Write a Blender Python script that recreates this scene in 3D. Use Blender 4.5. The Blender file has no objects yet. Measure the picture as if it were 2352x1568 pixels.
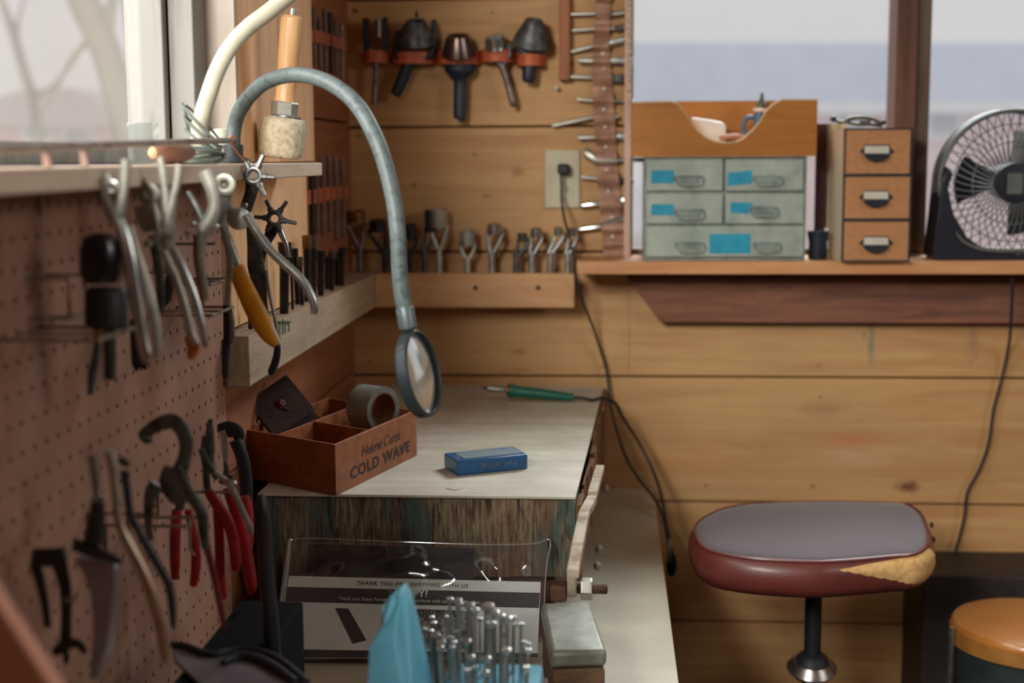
import bpy, math, random
from mathutils import Vector, Matrix
random.seed(7)
scn = bpy.context.scene
col = scn.collection
V = Vector

# ------------------------------------------------------------------ camera
CAM = V((0, 0, 1.30)); FPX = 3267.0
YAW, PIT, ROL = math.radians(3.93), math.radians(7.35), math.radians(-0.30)
Fv = V((-math.sin(YAW)*math.cos(PIT), math.cos(YAW)*math.cos(PIT), -math.sin(PIT)))
R0 = V((math.cos(YAW), math.sin(YAW), 0)); U0 = R0.cross(Fv)
Rv = R0*math.cos(ROL)+U0*math.sin(ROL); Uv = U0*math.cos(ROL)-R0*math.sin(ROL)
cd = bpy.data.cameras.new('camera'); cam = bpy.data.objects.new('camera', cd); col.objects.link(cam)
cam.matrix_world = Matrix(((Rv.x, Uv.x, -Fv.x, CAM.x), (Rv.y, Uv.y, -Fv.y, CAM.y), (Rv.z, Uv.z, -Fv.z, CAM.z), (0, 0, 0, 1)))
cd.sensor_width = 36; cd.lens = 36*FPX/2352; cd.clip_start = .02; cd.clip_end = 300
cd.dof.use_dof = True; cd.dof.focus_distance = 1.84; cd.dof.aperture_fstop = 3.3
scn.camera = cam

# ------------------------------------------------------------------ light
w = bpy.data.worlds.new('overcast'); scn.world = w; w.use_nodes = True
nt = w.node_tree; nt.nodes.clear()
bg = nt.nodes.new('ShaderNodeBackground'); ow = nt.nodes.new('ShaderNodeOutputWorld')
tc = nt.nodes.new('ShaderNodeTexCoord'); sx = nt.nodes.new('ShaderNodeSeparateXYZ'); cr = nt.nodes.new('ShaderNodeValToRGB')
cr.color_ramp.elements[0].position = .0; cr.color_ramp.elements[0].color = (.62, .58, .57, 1)
cr.color_ramp.elements[1].position = .5; cr.color_ramp.elements[1].color = (.60, .61, .64, 1)
nt.links.new(tc.outputs['Generated'], sx.inputs[0]); nt.links.new(sx.outputs['Z'], cr.inputs[0])
nt.links.new(cr.outputs[0], bg.inputs['Color']); nt.links.new(bg.outputs[0], ow.inputs[0])
bg.inputs['Strength'].default_value = 1.0
def area(name, loc, target, sx_, sy_, power, colr):
    l = bpy.data.lights.new(name, 'AREA'); l.shape = 'RECTANGLE'; l.size = sx_; l.size_y = sy_; l.energy = power; l.color = colr
    o = bpy.data.objects.new(name, l); col.objects.link(o); o.location = loc
    o.rotation_euler = (V(target)-V(loc)).to_track_quat('-Z', 'Y').to_euler(); return o
area('daylight_left_window', (-1.15, -1.3, 2.45), (-0.05, 2.5, 1.1), 1.1, .9, 195, (1, .97, .92))
area('daylight_left_window_high', (-1.75, 0.9, 2.3), (0.3, 2.1, 0.9), 1.4, 1.0, 60, (1, .96, .92))
area('daylight_back_window', (0.75, 3.9, 2.75), (0.1, 1.6, 0.8), 1.6, .9, 150, (.94, .97, 1))
area('room_fill_right', (2.2, 0.5, 2.0), (-0.45, 1.75, 1.35), .9, .6, 13, (1, .98, .95))  # added fill from the right inside the room; no window stands there
scn.view_settings.view_transform = 'Standard'; scn.view_settings.look = 'None'
scn.view_settings.exposure = 0.0; scn.view_settings.gamma = 1.0; scn.view_settings.use_curve_mapping = False
scn.cycles.use_denoising = True; scn.cycles.max_bounces = 8; scn.cycles.transparent_max_bounces = 16
scn.cycles.caustics_reflective = False; scn.cycles.caustics_refractive = False; scn.cycles.sample_clamp_indirect = 4

# ------------------------------------------------------------------ where a pixel of the photograph meets a plane of the room
def P(px, py, Y=None, X=None, Z=None):
    d = Fv+Rv*((px-1176)/FPX)-Uv*((py-784)/FPX)
    t = Y/d.y if Y is not None else (X/d.x if X is not None else (Z-CAM.z)/d.z)
    return CAM+d*t
def S(r, g, b):
    f = lambda c: (c/255/12.92) if c <= 10 else ((c/255+.055)/1.055)**2.4
    return (f(r), f(g), f(b), 1)

# ------------------------------------------------------------------ materials
def _new(name, rough, metal):
    m = bpy.data.materials.new(name); m.use_nodes = True; n = m.node_tree.nodes; b = n['Principled BSDF']
    b.inputs['Roughness'].default_value = rough; b.inputs['Metallic'].default_value = metal
    return m, m.node_tree, b
def _mix(t, fac, a, b_, mode='MIX'):
    x = t.nodes.new('ShaderNodeMix'); x.data_type = 'RGBA'; x.blend_type = mode
    for i, v in ((0, fac), (6, a), (7, b_)):
        if isinstance(v, (int, float)): x.inputs[i].default_value = v
        elif isinstance(v, tuple): x.inputs[i].default_value = v
        else: t.links.new(v, x.inputs[i])
    return x.outputs[2]
def _noise(t, scale, stretch=(1, 1, 1), detail=5, rough=.6, off=(0, 0, 0), dist=0):
    c = t.nodes.new('ShaderNodeTexCoord'); mp = t.nodes.new('ShaderNodeMapping'); mp.inputs['Scale'].default_value = stretch
    mp.inputs['Location'].default_value = off
    n = t.nodes.new('ShaderNodeTexNoise'); n.inputs['Scale'].default_value = scale; n.inputs['Detail'].default_value = detail
    n.inputs['Roughness'].default_value = rough; n.inputs['Distortion'].default_value = dist
    t.links.new(c.outputs['Object'], mp.inputs[0]); t.links.new(mp.outputs[0], n.inputs['Vector']); return n.outputs['Fac']
def _ramp(t, src, p0, p1, c0=(0, 0, 0, 1), c1=(1, 1, 1, 1)):
    r = t.nodes.new('ShaderNodeValToRGB'); r.color_ramp.elements[0].position = p0; r.color_ramp.elements[1].position = p1
    r.color_ramp.elements[0].color = c0; r.color_ramp.elements[1].color = c1; t.links.new(src, r.inputs[0]); return r.outputs[0]
def _bump(t, b, src, k, d=.001):
    n = t.nodes.new('ShaderNodeBump'); n.inputs['Strength'].default_value = k; n.inputs['Distance'].default_value = d
    t.links.new(src, n.inputs['Height']); t.links.new(n.outputs[0], b.inputs['Normal'])
def mat(name, c, c2=None, rough=.5, metal=0, scale=40, stretch=(1, 1, 1), lo=.4, hi=.65, bump=0, coat=0, sheen=0, spec=None):
    m, t, b = _new(name, rough, metal); n = _noise(t, scale, stretch)
    c2 = c2 or tuple(x*.8 for x in c[:3])+(1,)
    t.links.new(_mix(t, _ramp(t, n, lo, hi), c, c2), b.inputs['Base Color'])
    if bump: _bump(t, b, n, bump)
    if coat: b.inputs['Coat Weight'].default_value = coat; b.inputs['Coat Roughness'].default_value = .15
    if sheen: b.inputs['Sheen Weight'].default_value = sheen
    if spec is not None: b.inputs['Specular IOR Level'].default_value = spec
    return m
def wood(name, c, dark, axis='X', scale=6, rough=.6, knots=(), plane='XZ', stains=(), grime=None, tint=False, bump=.25, grain=1.0):
    m, t, b = _new(name, rough, 0); L = t.links
    st = {'X': (1, 12, 12), 'Y': (12, 1, 12), 'Z': (12, 12, 1)}[axis]
    n1 = _noise(t, scale*.45, st, 6, .65, dist=.6); n2 = _noise(t, scale*6, st, 4, .6)
    out = _mix(t, _ramp(t, n1, .38, .72), c, dark)
    out = _mix(t, _mul(t, _ramp(t, n2, .52, .75), .35*grain), out, tuple(x*.55 for x in dark[:3])+(1,))
    big = _noise(t, 2.2, (1, 1, 1), 3, .5)
    out = _mix(t, _mul(t, _ramp(t, big, .42, .7), .45), out, tuple(min(1, x*.62) for x in c[:3])+(1,))
    fine = _noise(t, 300, (1, 1, 1), 2)
    out = _mix(t, _mul(t, _ramp(t, fine, .55, .8), .15), out, tuple(x*.4 for x in dark[:3])+(1,))
    if tint:
        a = t.nodes.new('ShaderNodeAttribute'); a.attribute_name = 'tint'
        out = _mix(t, .35, out, a.outputs['Color'], 'MULTIPLY')
    co = t.nodes.new('ShaderNodeTexCoord')
    def spot(x, z, rx, rz):
        mp = t.nodes.new('ShaderNodeMapping'); s = (1/rx, 1e-4, 1/rz) if plane == 'XZ' else (1/rx, 1/rz, 1e-4)
        l = (-x/rx, 0, -z/rz) if plane == 'XZ' else (-x/rx, -z/rz, 0)
        mp.inputs['Scale'].default_value = s; mp.inputs['Location'].default_value = l
        L.new(co.outputs['Object'], mp.inputs[0]); ln = t.nodes.new('ShaderNodeVectorMath'); ln.operation = 'LENGTH'
        nz = t.nodes.new('ShaderNodeTexNoise'); nz.inputs['Scale'].default_value = 45; L.new(co.outputs['Object'], nz.inputs['Vector'])
        L.new(mp.outputs[0], ln.inputs[0]); ad = t.nodes.new('ShaderNodeMath'); ad.operation = 'MULTIPLY_ADD'
        L.new(nz.outputs['Fac'], ad.inputs[0]); ad.inputs[1].default_value = 1.3; L.new(ln.outputs['Value'], ad.inputs[2]); return ad.outputs[0]
    for (x, z, rx, rz, kc, k) in list(knots)+list(stains):
        f = _ramp(t, _mul(t, spot(x, z, rx, rz), .5), .44, .86, (1, 1, 1, 1), (0, 0, 0, 1)); out = _mix(t, _mul(t, f, k), out, kc)
    if grime:
        g = _noise(t, 7, (1, 1, 1), 8, .75, off=(3, 1, 2)); out = _mix(t, _mul(t, _ramp(t, g, .42, .68), grime[1]), out, grime[0])
    L.new(out, b.inputs['Base Color']); _bump(t, b, n2, bump, .002); return m
def _mul(t, s, k):
    x = t.nodes.new('ShaderNodeMath'); x.operation = 'MULTIPLY'; t.links.new(s, x.inputs[0]); x.inputs[1].default_value = k; return x.outputs[0]
def glassy(name, tint, haze, rough=.05, hazecol=(.9, .9, .9, 1), gloss=.1, scale=3, trans=True):
    m = bpy.data.materials.new(name); m.use_nodes = True; t = m.node_tree; t.nodes.clear(); L = t.links
    o = t.nodes.new('ShaderNodeOutputMaterial'); tr = t.nodes.new('ShaderNodeBsdfTransparent'); tr.inputs[0].default_value = tint
    gl = t.nodes.new('ShaderNodeBsdfGlossy'); gl.inputs['Roughness'].default_value = rough
    df = t.nodes.new('ShaderNodeBsdfTranslucent' if trans else 'ShaderNodeBsdfDiffuse'); df.inputs[0].default_value = hazecol
    m1 = t.nodes.new('ShaderNodeMixShader'); m2 = t.nodes.new('ShaderNodeMixShader')
    n = _noise(t, scale, (1, 1, 1), 4); r = _ramp(t, n, .3, .7); k = t.nodes.new('ShaderNodeMath'); k.operation = 'MULTIPLY_ADD'
    L.new(r, k.inputs[0]); k.inputs[1].default_value = haze*.5; k.inputs[2].default_value = haze*.75
    L.new(k.outputs[0], m1.inputs[0]); L.new(tr.outputs[0], m1.inputs[1]); L.new(df.outputs[0], m1.inputs[2])
    fr = t.nodes.new('ShaderNodeLayerWeight'); fr.inputs[0].default_value = .35; k2 = _mul(t, fr.outputs['Facing'], gloss*3); ad = t.nodes.new('ShaderNodeMath'); ad.operation = 'ADD'
    L.new(k2, ad.inputs[0]); ad.inputs[1].default_value = gloss*.4; ad.use_clamp = True
    L.new(ad.outputs[0], m2.inputs[0]); L.new(m1.outputs[0], m2.inputs[1]); L.new(gl.outputs[0], m2.inputs[2]); L.new(m2.outputs[0], o.inputs[0]); return m

# ------------------------------------------------------------------ mesh building
class MB:
    def __init__(s): s.v = []; s.f = []; s.t = []; s.tint = 1.0
    def add(s, vs, fs):
        n = len(s.v); s.v += [V(x) for x in vs]; s.f += [tuple(i+n for i in f) for f in fs]; s.t += [s.tint]*len(fs); return s
    def box(s, x0, x1, y0, y1, z0, z1):
        return s.add([(x0, y0, z0), (x1, y0, z0), (x1, y1, z0), (x0, y1, z0), (x0, y0, z1), (x1, y0, z1), (x1, y1, z1), (x0, y1, z1)],
                     [(3, 2, 1, 0), (4, 5, 6, 7), (0, 1, 5, 4), (1, 2, 6, 5), (2, 3, 7, 6), (3, 0, 4, 7)])
    def obox(s, o, a, b, c):                       # corner and three edge vectors
        o, a, b, c = V(o), V(a), V(b), V(c)
        if a.cross(b).dot(c) < 0: a, b = b, a
        return s.add([o, o+a, o+a+b, o+b, o+c, o+a+c, o+a+b+c, o+b+c], [(3, 2, 1, 0), (4, 5, 6, 7), (0, 1, 5, 4), (1, 2, 6, 5), (2, 3, 7, 6), (3, 0, 4, 7)])
    def prism(s, pts, ext):
        pts = [V(p) for p in pts]; ext = V(ext); n = len(pts); nrm = V((0, 0, 0))
        for i in range(n): nrm += pts[i].cross(pts[(i+1) % n])
        if nrm.dot(ext) > 0: pts.reverse()
        return s.add(pts+[p+ext for p in pts], [tuple(range(n)), tuple(range(2*n-1, n-1, -1))]+[(i, i+n, (i+1) % n+n, (i+1) % n) for i in range(n)])
    def tube(s, pts, rad, n=12, sq=None, cap=True, closed=False, smooth=0):
        pts = [V(p) for p in pts]
        if not hasattr(rad, '__len__'): rad = [rad]*len(pts)
        if smooth: pts, rad = crom(pts, rad, smooth, closed)
        m = len(pts); T = []
        for i in range(m):
            a = pts[(i-1) % m] if (closed or i) else pts[0]; b = pts[(i+1) % m] if (closed or i < m-1) else pts[-1]
            d = b-a; T.append(d.normalized() if d.length > 1e-9 else V((0, 0, 1)))
        up = V((0, 0, 1)) if abs(T[0].z) < .9 else V((0, 1, 0)); u = (up-T[0]*up.dot(T[0])).normalized(); vs = []
        for i in range(m):
            u = (u-T[i]*u.dot(T[i])).normalized(); w_ = T[i].cross(u)
            for k in range(n):
                a = 2*math.pi*k/n; o = (u*math.cos(a)+w_*math.sin(a))*rad[i]
                if sq: o -= V(sq[0])*(o.dot(V(sq[0]))*(1-sq[1]))
                vs.append(pts[i]+o)
        fs = []
        for i in range(m if closed else m-1):
            j = (i+1) % m
            for k in range(n): fs.append((i*n+k, i*n+(k+1) % n, j*n+(k+1) % n, j*n+k))
        if cap and not closed: fs += [tuple(range(n-1, -1, -1)), tuple(range((m-1)*n, m*n))]
        return s.add(vs, fs)
    def lathe(s, prof, o, ax=(0, 0, 1), n=24, ref=None):        # profile (radius, height)
        o, ax = V(o), V(ax).normalized(); u = V(ref) if ref else (V((1, 0, 0)) if abs(ax.x) < .9 else V((0, 1, 0))); u = (u-ax*u.dot(ax)).normalized(); w_ = ax.cross(u)
        vs = [o+ax*h+(u*math.cos(2*math.pi*k/n)+w_*math.sin(2*math.pi*k/n))*r for r, h in prof for k in range(n)]; m = len(prof)
        fs = [(i*n+k, i*n+(k+1) % n, (i+1)*n+(k+1) % n, (i+1)*n+k) for i in range(m-1) for k in range(n)]
        if prof[0] == prof[-1]:                        # closed profile: a ring without caps
            vs = vs[:-n]; q = (m-1)*n; return s.add(vs, [tuple(i % q for i in f) for f in fs])
        if prof[0][0] > 1e-6: fs.append(tuple(range(n-1, -1, -1)))
        if prof[-1][0] > 1e-6: fs.append(tuple(range((m-1)*n, m*n)))
        return s.add(vs, fs)
    def ring(s, c, ax, R, r, n=28, k=8, sq=None):
        c, ax = V(c), V(ax).normalized(); u = V((1, 0, 0)) if abs(ax.x) < .9 else V((0, 1, 0)); u = (u-ax*u.dot(ax)).normalized(); w_ = ax.cross(u)
        return s.tube([c+(u*math.cos(2*math.pi*i/n)+w_*math.sin(2*math.pi*i/n))*R for i in range(n)], r, k, sq, closed=True)
    def pipe(s, ro, ri, h, o, ax, n=24):                          # hollow cylinder
        return s.lathe([(ri, 0), (ro, 0), (ro, h), (ri, h), (ri, 0)], o, ax, n)
    def ball(s, c, r, n=14, sc=(1, 1, 1)):
        b = MB().lathe([(max(0, r*math.sin(math.pi*i/n)), -r*math.cos(math.pi*i/n)) for i in range(n+1)], (0, 0, 0), (0, 0, 1), n*2)
        return s.add([V(c)+V((p.x*sc[0], p.y*sc[1], p.z*sc[2])) for p in b.v], b.f)
def crom(pts, rad, k, closed=False):
    n = len(pts); o = []; r = []
    for i in range(n if closed else n-1):
        g = lambda j: j % n if closed else min(max(j, 0), n-1)
        p0, p1, p2, p3 = (pts[g(i-1)], pts[g(i)], pts[g(i+1)], pts[g(i+2)])
        for q in range(k):
            t = q/k; o.append(.5*((2*p1)+(p2-p0)*t+(2*p0-5*p1+4*p2-p3)*t*t+(3*p1-p0-3*p2+p3)*t**3)); r.append(rad[g(i)]*(1-t)+rad[g(i+1)]*t)
    if not closed: o.append(pts[-1]); r.append(rad[-1])
    return o, r

def link_mesh(name, mb, material, parent=None, loc=V((0, 0, 0)), smooth=.6, bevel=0):
    me = bpy.data.meshes.new(name); me.from_pydata([tuple(p-loc) for p in mb.v], [], mb.f)
    me.validate()
    if smooth:
        me.shade_smooth(); me.set_sharp_from_angle(angle=smooth)
    if len(set(mb.t)) > 1:
        a = me.attributes.new('tint', 'FLOAT_COLOR', 'CORNER'); i = 0
        for f, tn in zip(me.polygons, mb.t):
            for _ in f.loop_indices: a.data[i].color = (tn, tn, tn, 1); i += 1
    me.materials.append(material); o = bpy.data.objects.new(name, me); col.objects.link(o)
    if parent: o.parent = parent
    else: o.location = loc
    if bevel:
        b = o.modifiers.new('bevel', 'BEVEL'); b.width = bevel; b.segments = 2; b.limit_method = 'ANGLE'; b.angle_limit = .7
    return o
def structure(name, mb, material, **k):
    o = link_mesh(name, mb, material, **k); o['kind'] = 'structure'; return o
class Thing:
    """collects parts built in room coordinates; done() makes an Empty at the base and parents them"""
    def __init__(s, name, label, cat, group=None): s.n, s.l, s.c, s.g, s.p = name, label, cat, group, []
    def part(s, name, mb, material, of=None, label=None, **k): s.p.append((name, mb, material, of, label, k)); return len(s.p)-1
    def done(s, loc=None):
        vs = [v for p in s.p for v in p[1].v]
        if loc is None:
            xs, ys, zs = [v.x for v in vs], [v.y for v in vs], [v.z for v in vs]; loc = V(((min(xs)+max(xs))/2, (min(ys)+max(ys))/2, min(zs)))
        if len(s.p) == 1 and s.p[0][0] == s.n:
            _, mb, m, _, _, k = s.p[0]; r = link_mesh(s.n, mb, m, loc=loc, **k)
        else:
            r = bpy.data.objects.new(s.n, None); col.objects.link(r); r.location = loc; r.empty_display_size = .02; obs = []
            for n, mb, m, of, lb, k in s.p:
                o = link_mesh(n, mb, m, parent=(obs[of] if of is not None else r), loc=loc, **k)
                if lb: o['label'] = lb
                obs.append(o)
        r['label'] = s.l; r['category'] = s.c
        if s.g: r['group'] = s.g
        return r
def one(name, mb, material, label, cat, group=None, **k):
    t = Thing(name, label, cat, group); t.part(name, mb, material, **k); return t.done()
def copy_thing(r, loc, label=None, rotz=0, group=None, scale=None):
    c = r.copy(); col.objects.link(c); c.location = loc; c.rotation_euler = (r.rotation_euler[0], r.rotation_euler[1], rotz)
    if scale: c.scale = (scale,)*3
    if label: c['label'] = label
    if group: c['group'] = group
    for ch in list(r.children):
        d = ch.copy(); col.objects.link(d); d.parent = c
        for g in list(ch.children):
            e = g.copy(); col.objects.link(e); e.parent = d
    return c
RS = 1.0
def T(mb, Y, pts, k=1, n=12, smooth=4, **q):          # tapered bar through photograph points (x, y, half width in px[, offset of Y])
    ps = [P(p[0], p[1], Y+(p[3] if len(p) > 3 else 0)) for p in pts]
    rs = [RS*p[2]*(Y+(p[3] if len(p) > 3 else 0))/FPX for p in pts]
    return mb.tube(ps, rs, n, ((0, 1, 0), k) if k != 1 else None, smooth=smooth if len(ps) > 2 else 0, **q)
def D(mb, Y, x, y, r, th=.008, n=20, dy=0):            # disc facing the room's near side
    R = r*Y/FPX; c = P(x, y, Y+dy); return mb.lathe([(R*.85, -th/2), (R, -th/2+.001), (R, th/2-.001), (R*.85, th/2)], c, (0, 1, 0), n)
def RG(mb, Y, x, y, Rp, rp, k=1):
    return mb.ring(P(x, y, Y), (0, 1, 0), Rp*Y/FPX, rp*Y/FPX, sq=((0, 1, 0), k) if k != 1 else None)
def text_mesh(body, size, o, ux, uz, bold=0, shear=0, depth=.0002, align='LEFT', spacing=1.0):
    c = bpy.data.curves.new('t', 'FONT'); c.body = body; c.size = size; c.offset = bold; c.shear = shear; c.align_x = align; c.space_character = spacing; c.resolution_u = 3
    ob = bpy.data.objects.new('t', c); col.objects.link(ob); dg = bpy.context.evaluated_depsgraph_get(); dg.update()
    me = bpy.data.meshes.new_from_object(ob.evaluated_get(dg)); ux, uz = V(ux).normalized(), V(uz).normalized()
    n = ux.cross(uz); mb = MB(); mb.add([V(o)+ux*v.co.x+uz*v.co.y+n*depth for v in me.vertices], [tuple(p.vertices) for p in me.polygons])
    bpy.data.objects.remove(ob); bpy.data.meshes.remove(me); bpy.data.curves.remove(c); return mb
# ------------------------------------------------------------------ palette
PINE = S(208, 164, 110); PINED = S(180, 128, 78)
knots = []
for (px, py, rx, rz, k) in ((2087, 1118, .028, .017, .8), (2085, 1118, .013, .009, .6), (1885, 912, .004, .004, .8), (1867, 1117, .005, .005, .8), (1622, 1115, .006, .004, .6), (1385, 842, .004, .004, .7),
        (1090, 355, .006, .006, .5), (1190, 395, .016, .012, .45), (950, 424, .006, .006, .8), (1115, 450, .012, .005, .5), (825, 312, .006, .006, .8), (815, 25, .007, .006, .8), (1130, 28, .005, .004, .6),
        (815, 270, .005, .006, .7), (1010, 213, .004, .003, .6), (1190, 808, .02, .008, .45), (850, 830, .006, .005, .7), (1880, 840, .004, .006, .6), (1195, 850, .03, .004, .4), (1895, 940, .05, .02, .25), (2230, 830, .004, .006, .5)):
    p = P(px, py, Y=2.8); knots.append((p.x, p.z, rx, rz, S(96, 46, 28), k))
stains = []
for (px, py, rx, rz, c, k) in ((2002, 790, .008, .05, S(92, 120, 104), .75), (1985, 770, .004, .01, S(92, 120, 104), .6), (2235, 780, .012, .05, S(150, 112, 92), .5), (1950, 1050, .09, .02, S(196, 158, 122), .55), (1960, 1010, .06, .016, S(190, 100, 60), .4),
        (1600, 1060, .12, .05, S(212, 152, 92), .3), (1400, 790, .03, .05, S(214, 170, 128), .4), (1105, 540, .02, .03, S(205, 150, 110), .4)):
    p = P(px, py, Y=2.8); stains.append((p.x, p.z, rx, rz, c, k))
m_wallb = wood('pine_planks', PINE, PINED, 'X', 5, .62, knots, 'XZ', stains, tint=True, bump=.35, grain=.5)
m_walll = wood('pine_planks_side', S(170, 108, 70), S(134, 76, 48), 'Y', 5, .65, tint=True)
m_plain = wood('plain_pine', S(214, 168, 120), S(192, 138, 92), 'X', 5, .55)
m_plainy = wood('plain_pine_side', S(205, 175, 145), S(165, 130, 100), 'Y', 6, .7, grime=(S(170, 150, 130), .3))
m_post = wood('post_pine', S(250, 206, 158), S(232, 176, 124), 'Z', 6, .5)
m_jamb = mat('painted_jamb', S(196, 184, 172), S(180, 166, 154), .6, scale=14, stretch=(1, 1, .3))
m_sash = mat('weathered_sash', S(150, 149, 143), S(116, 113, 104), .7, scale=30, stretch=(2, 2, .15), lo=.5, hi=.75, bump=.3)
m_apron = wood('rough_apron', S(150, 98, 74), S(84, 48, 40), 'X', 9, .75, [], 'XZ', [(P(1975, 716, Y=2.75).x, P(1975, 716, Y=2.75).z, .02, .006, S(170, 160, 148), .8), (P(2003, 668, Y=2.75).x, P(2003, 668, Y=2.75).z, .008, .03, S(96, 118, 100), .7)], grime=(S(110, 80, 66), .5), bump=.6)
m_brown = wood('brown_post', S(118, 78, 60), S(76, 46, 36), 'Z', 8, .7)
m_browng = mat('brown_grey_frame', S(112, 94, 80), S(90, 70, 58), .7, scale=20, stretch=(1, 1, .2))
m_floor = wood('floor_boards', S(84, 58, 42), S(56, 38, 28), 'Y', 4, .6, plane='XY')
m_ceil = mat('ceiling_paint', S(210, 190, 165), S(190, 170, 140), .9, scale=5)
m_room = wood('room_planks', S(150, 110, 80), S(120, 80, 56), 'Y', 4, .7)

YB, XL = 2.80, -.51
zz = [0, .06, P(1530, 1425, Y=YB).z, P(1530, 1151, Y=YB).z, P(1200, 863, Y=YB).z, P(1200, 578, Y=YB).z, P(1100, 291, Y=YB).z]
zz += [zz[-1]+.245, zz[-1]+.49, zz[-1]+.735, 2.45]; zz = [z for z in zz if z <= 2.45]
if zz[-1] < 2.45: zz.append(2.45)
WX0, WX1 = P(1447, 300, Y=YB).x, 1.62                       # window opening
SILLZ = P(1500, 600, Y=2.66).z; WZ1 = 2.05; G = .0022
mb = MB()
for i in range(len(zz)-1):
    a, b = zz[i]+G, zz[i+1]-G; mb.tint = random.uniform(.86, 1.0); d = random.uniform(0, .0015)
    if b <= SILLZ: mb.box(XL-.02, 3.2, YB+d, YB+.02, a, b)
    else:
        mb.box(XL-.02, WX0, YB+d, YB+.02, a, b)
        if a < SILLZ-.03: mb.box(WX0, 3.2, YB+d, YB+.02, a, SILLZ-.02)
        if b > SILLZ: mb.box(WX1, 3.2, YB+d, YB+.02, max(a, SILLZ-.02), b)
        if b > WZ1: mb.box(WX0, WX1, YB+d, YB+.02, max(a, WZ1), b)
mb.tint = .25
mb.box(XL-.02, WX0, YB+.021, YB+.1, 0, 2.45); mb.box(WX0, WX1, YB+.021, YB+.1, 0, SILLZ-.05); mb.box(WX0, WX1, YB+.021, YB+.1, WZ1, 2.45); mb.box(WX1, 3.2, YB+.021, YB+.1, 0, 2.45)
structure('wall_back', mb, m_wallb, bevel=.0012)
# left wall: plank face at XL, windowed above the sill
SZ = 1.2948; LWY0, LWY1 = -1.5, 1.864
mb = MB(); zl = [0, .22, .46, .70, .94, 1.18, P(760, 277, X=XL).z-.0]
zl = [zl[-1]-.245*k for k in range(5, 0, -1)]+[zl[-1], zl[-1]+.245, zl[-1]+.49, zl[-1]+.735]; zl = [0]+[z for z in zl if 0 < z < 2.45]+[2.45]
for i in range(len(zl)-1):
    a, b = zl[i]+G, zl[i+1]-G; mb.tint = random.uniform(.82, 1)
    if a < SZ-.02: mb.box(XL-.02, XL, -2.2, YB, a, min(b, SZ-.02)) if b > SZ-.02 else mb.box(XL-.02, XL, -2.2, YB, a, b)
    if b > SZ-.02: mb.box(XL-.02, XL, LWY1+.02, YB, max(a, SZ-.0195), b); mb.box(XL-.02, XL, -2.2, LWY0, max(a, SZ-.0195), b)
    if b > 2.1: mb.box(XL-.02, XL, LWY0, LWY1+.02, max(a, 2.1), b)
mb.tint = .25
mb.box(XL-.09, XL-.021, -2.2, YB+.1, 0, SZ-.03); mb.box(XL-.09, XL-.021, LWY1+.01, YB+.1, SZ-.03, 2.45); mb.box(XL-.09, XL-.021, -2.2, LWY0, SZ-.03, 2.45); mb.box(XL-.09, XL-.021, LWY0, LWY1, 2.1, 2.45)
structure('wall_left', mb, m_walll)
structure('wall_right', MB().box(3.2, 3.3, -2.2, 2.9, 0, 2.45), m_room)
mb = MB().box(-.6, 3.3, -2.3, -2.2, 0, 2.45)
structure('wall_front', mb, m_room)
structure('floor', MB().box(-.6, 3.3, -2.3, 2.9, -.1, 0), m_floor)
structure('ceiling', MB().box(-.6, 3.3, -2.3, 2.9, 2.45, 2.55), m_ceil)
# casing beside the left window: two boards, jamb, sash, stop
ym = P(640, 100, X=-.485).y; ye = P(717, 100, X=-.485).y
RZ = P(1000, 628, Y=2.72).z                                  # top of the tool racks
structure('trim_1', MB().box(XL+.001, -.485, LWY1, ym-.002, SZ+.001, 2.44), m_post, bevel=.0015)
structure('trim_2', MB().box(XL+.001, -.485, ym+.001, ye, SZ+.001, 2.44), m_post, bevel=.0015)
structure('trim_3', MB().box(XL+.001, -.487, 1.80, P(706, 500, X=-.487).y, RZ+.002, SZ-.02), m_post, bevel=.0015)
jx = P(450, 200, Y=LWY1).x
structure('trim_4', MB().box(jx, -.4855, LWY1-.012, LWY1-.001, SZ+.001, 2.1), m_jamb, bevel=.001)
win = bpy.data.objects.new('window_1', None); col.objects.link(win); win['kind'] = 'structure'
x0 = P(352, 200, Y=1.80).x; xm = P(388, 200, Y=1.80).x; x1 = P(448, 200, Y=1.80).x
RAILZ = P(250, 330, X=-.57).z
link_mesh('window_frame', MB().box(x0-.03, xm-.001, 1.785, 1.85, SZ+.001, 2.1).box(xm+.001, x1, 1.80, 1.85, SZ+.001, 2.1).box(x0-.03, x0+.02, LWY0, 1.785, SZ+.001, RAILZ).box(x0-.03, x0+.02, LWY0, 1.785, 2.04, 2.1), m_sash, parent=win, bevel=.002)
m_pane = glassy('dusty_pane', (.98, .98, .97, 1), .05, .2, (.95, .93, .9, 1), .03, 2.5)
link_mesh('window_pane', MB().box(x0-.012, x0-.009, LWY0, 1.79, RAILZ-.01, 2.05), m_pane, parent=win)
# long sill shelf of the left window
SX = -.421; SY1 = P(740, 380, X=SX).y
m_sill = wood('dusty_sill', S(236, 216, 194), S(206, 180, 154), 'Y', 6, .7, [], 'XY', grime=(S(225, 208, 190), .5))
one('window_shelf', MB().box(XL+.001, SX, -.4, SY1, SZ-.019, SZ), m_sill, 'long dusty pine shelf board under the left window, above the pegboard', 'shelf', bevel=.002)
structure('trim_5', MB().box(-.60, XL, LWY0, LWY1, SZ-.03, SZ-.001), m_sash)
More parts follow.
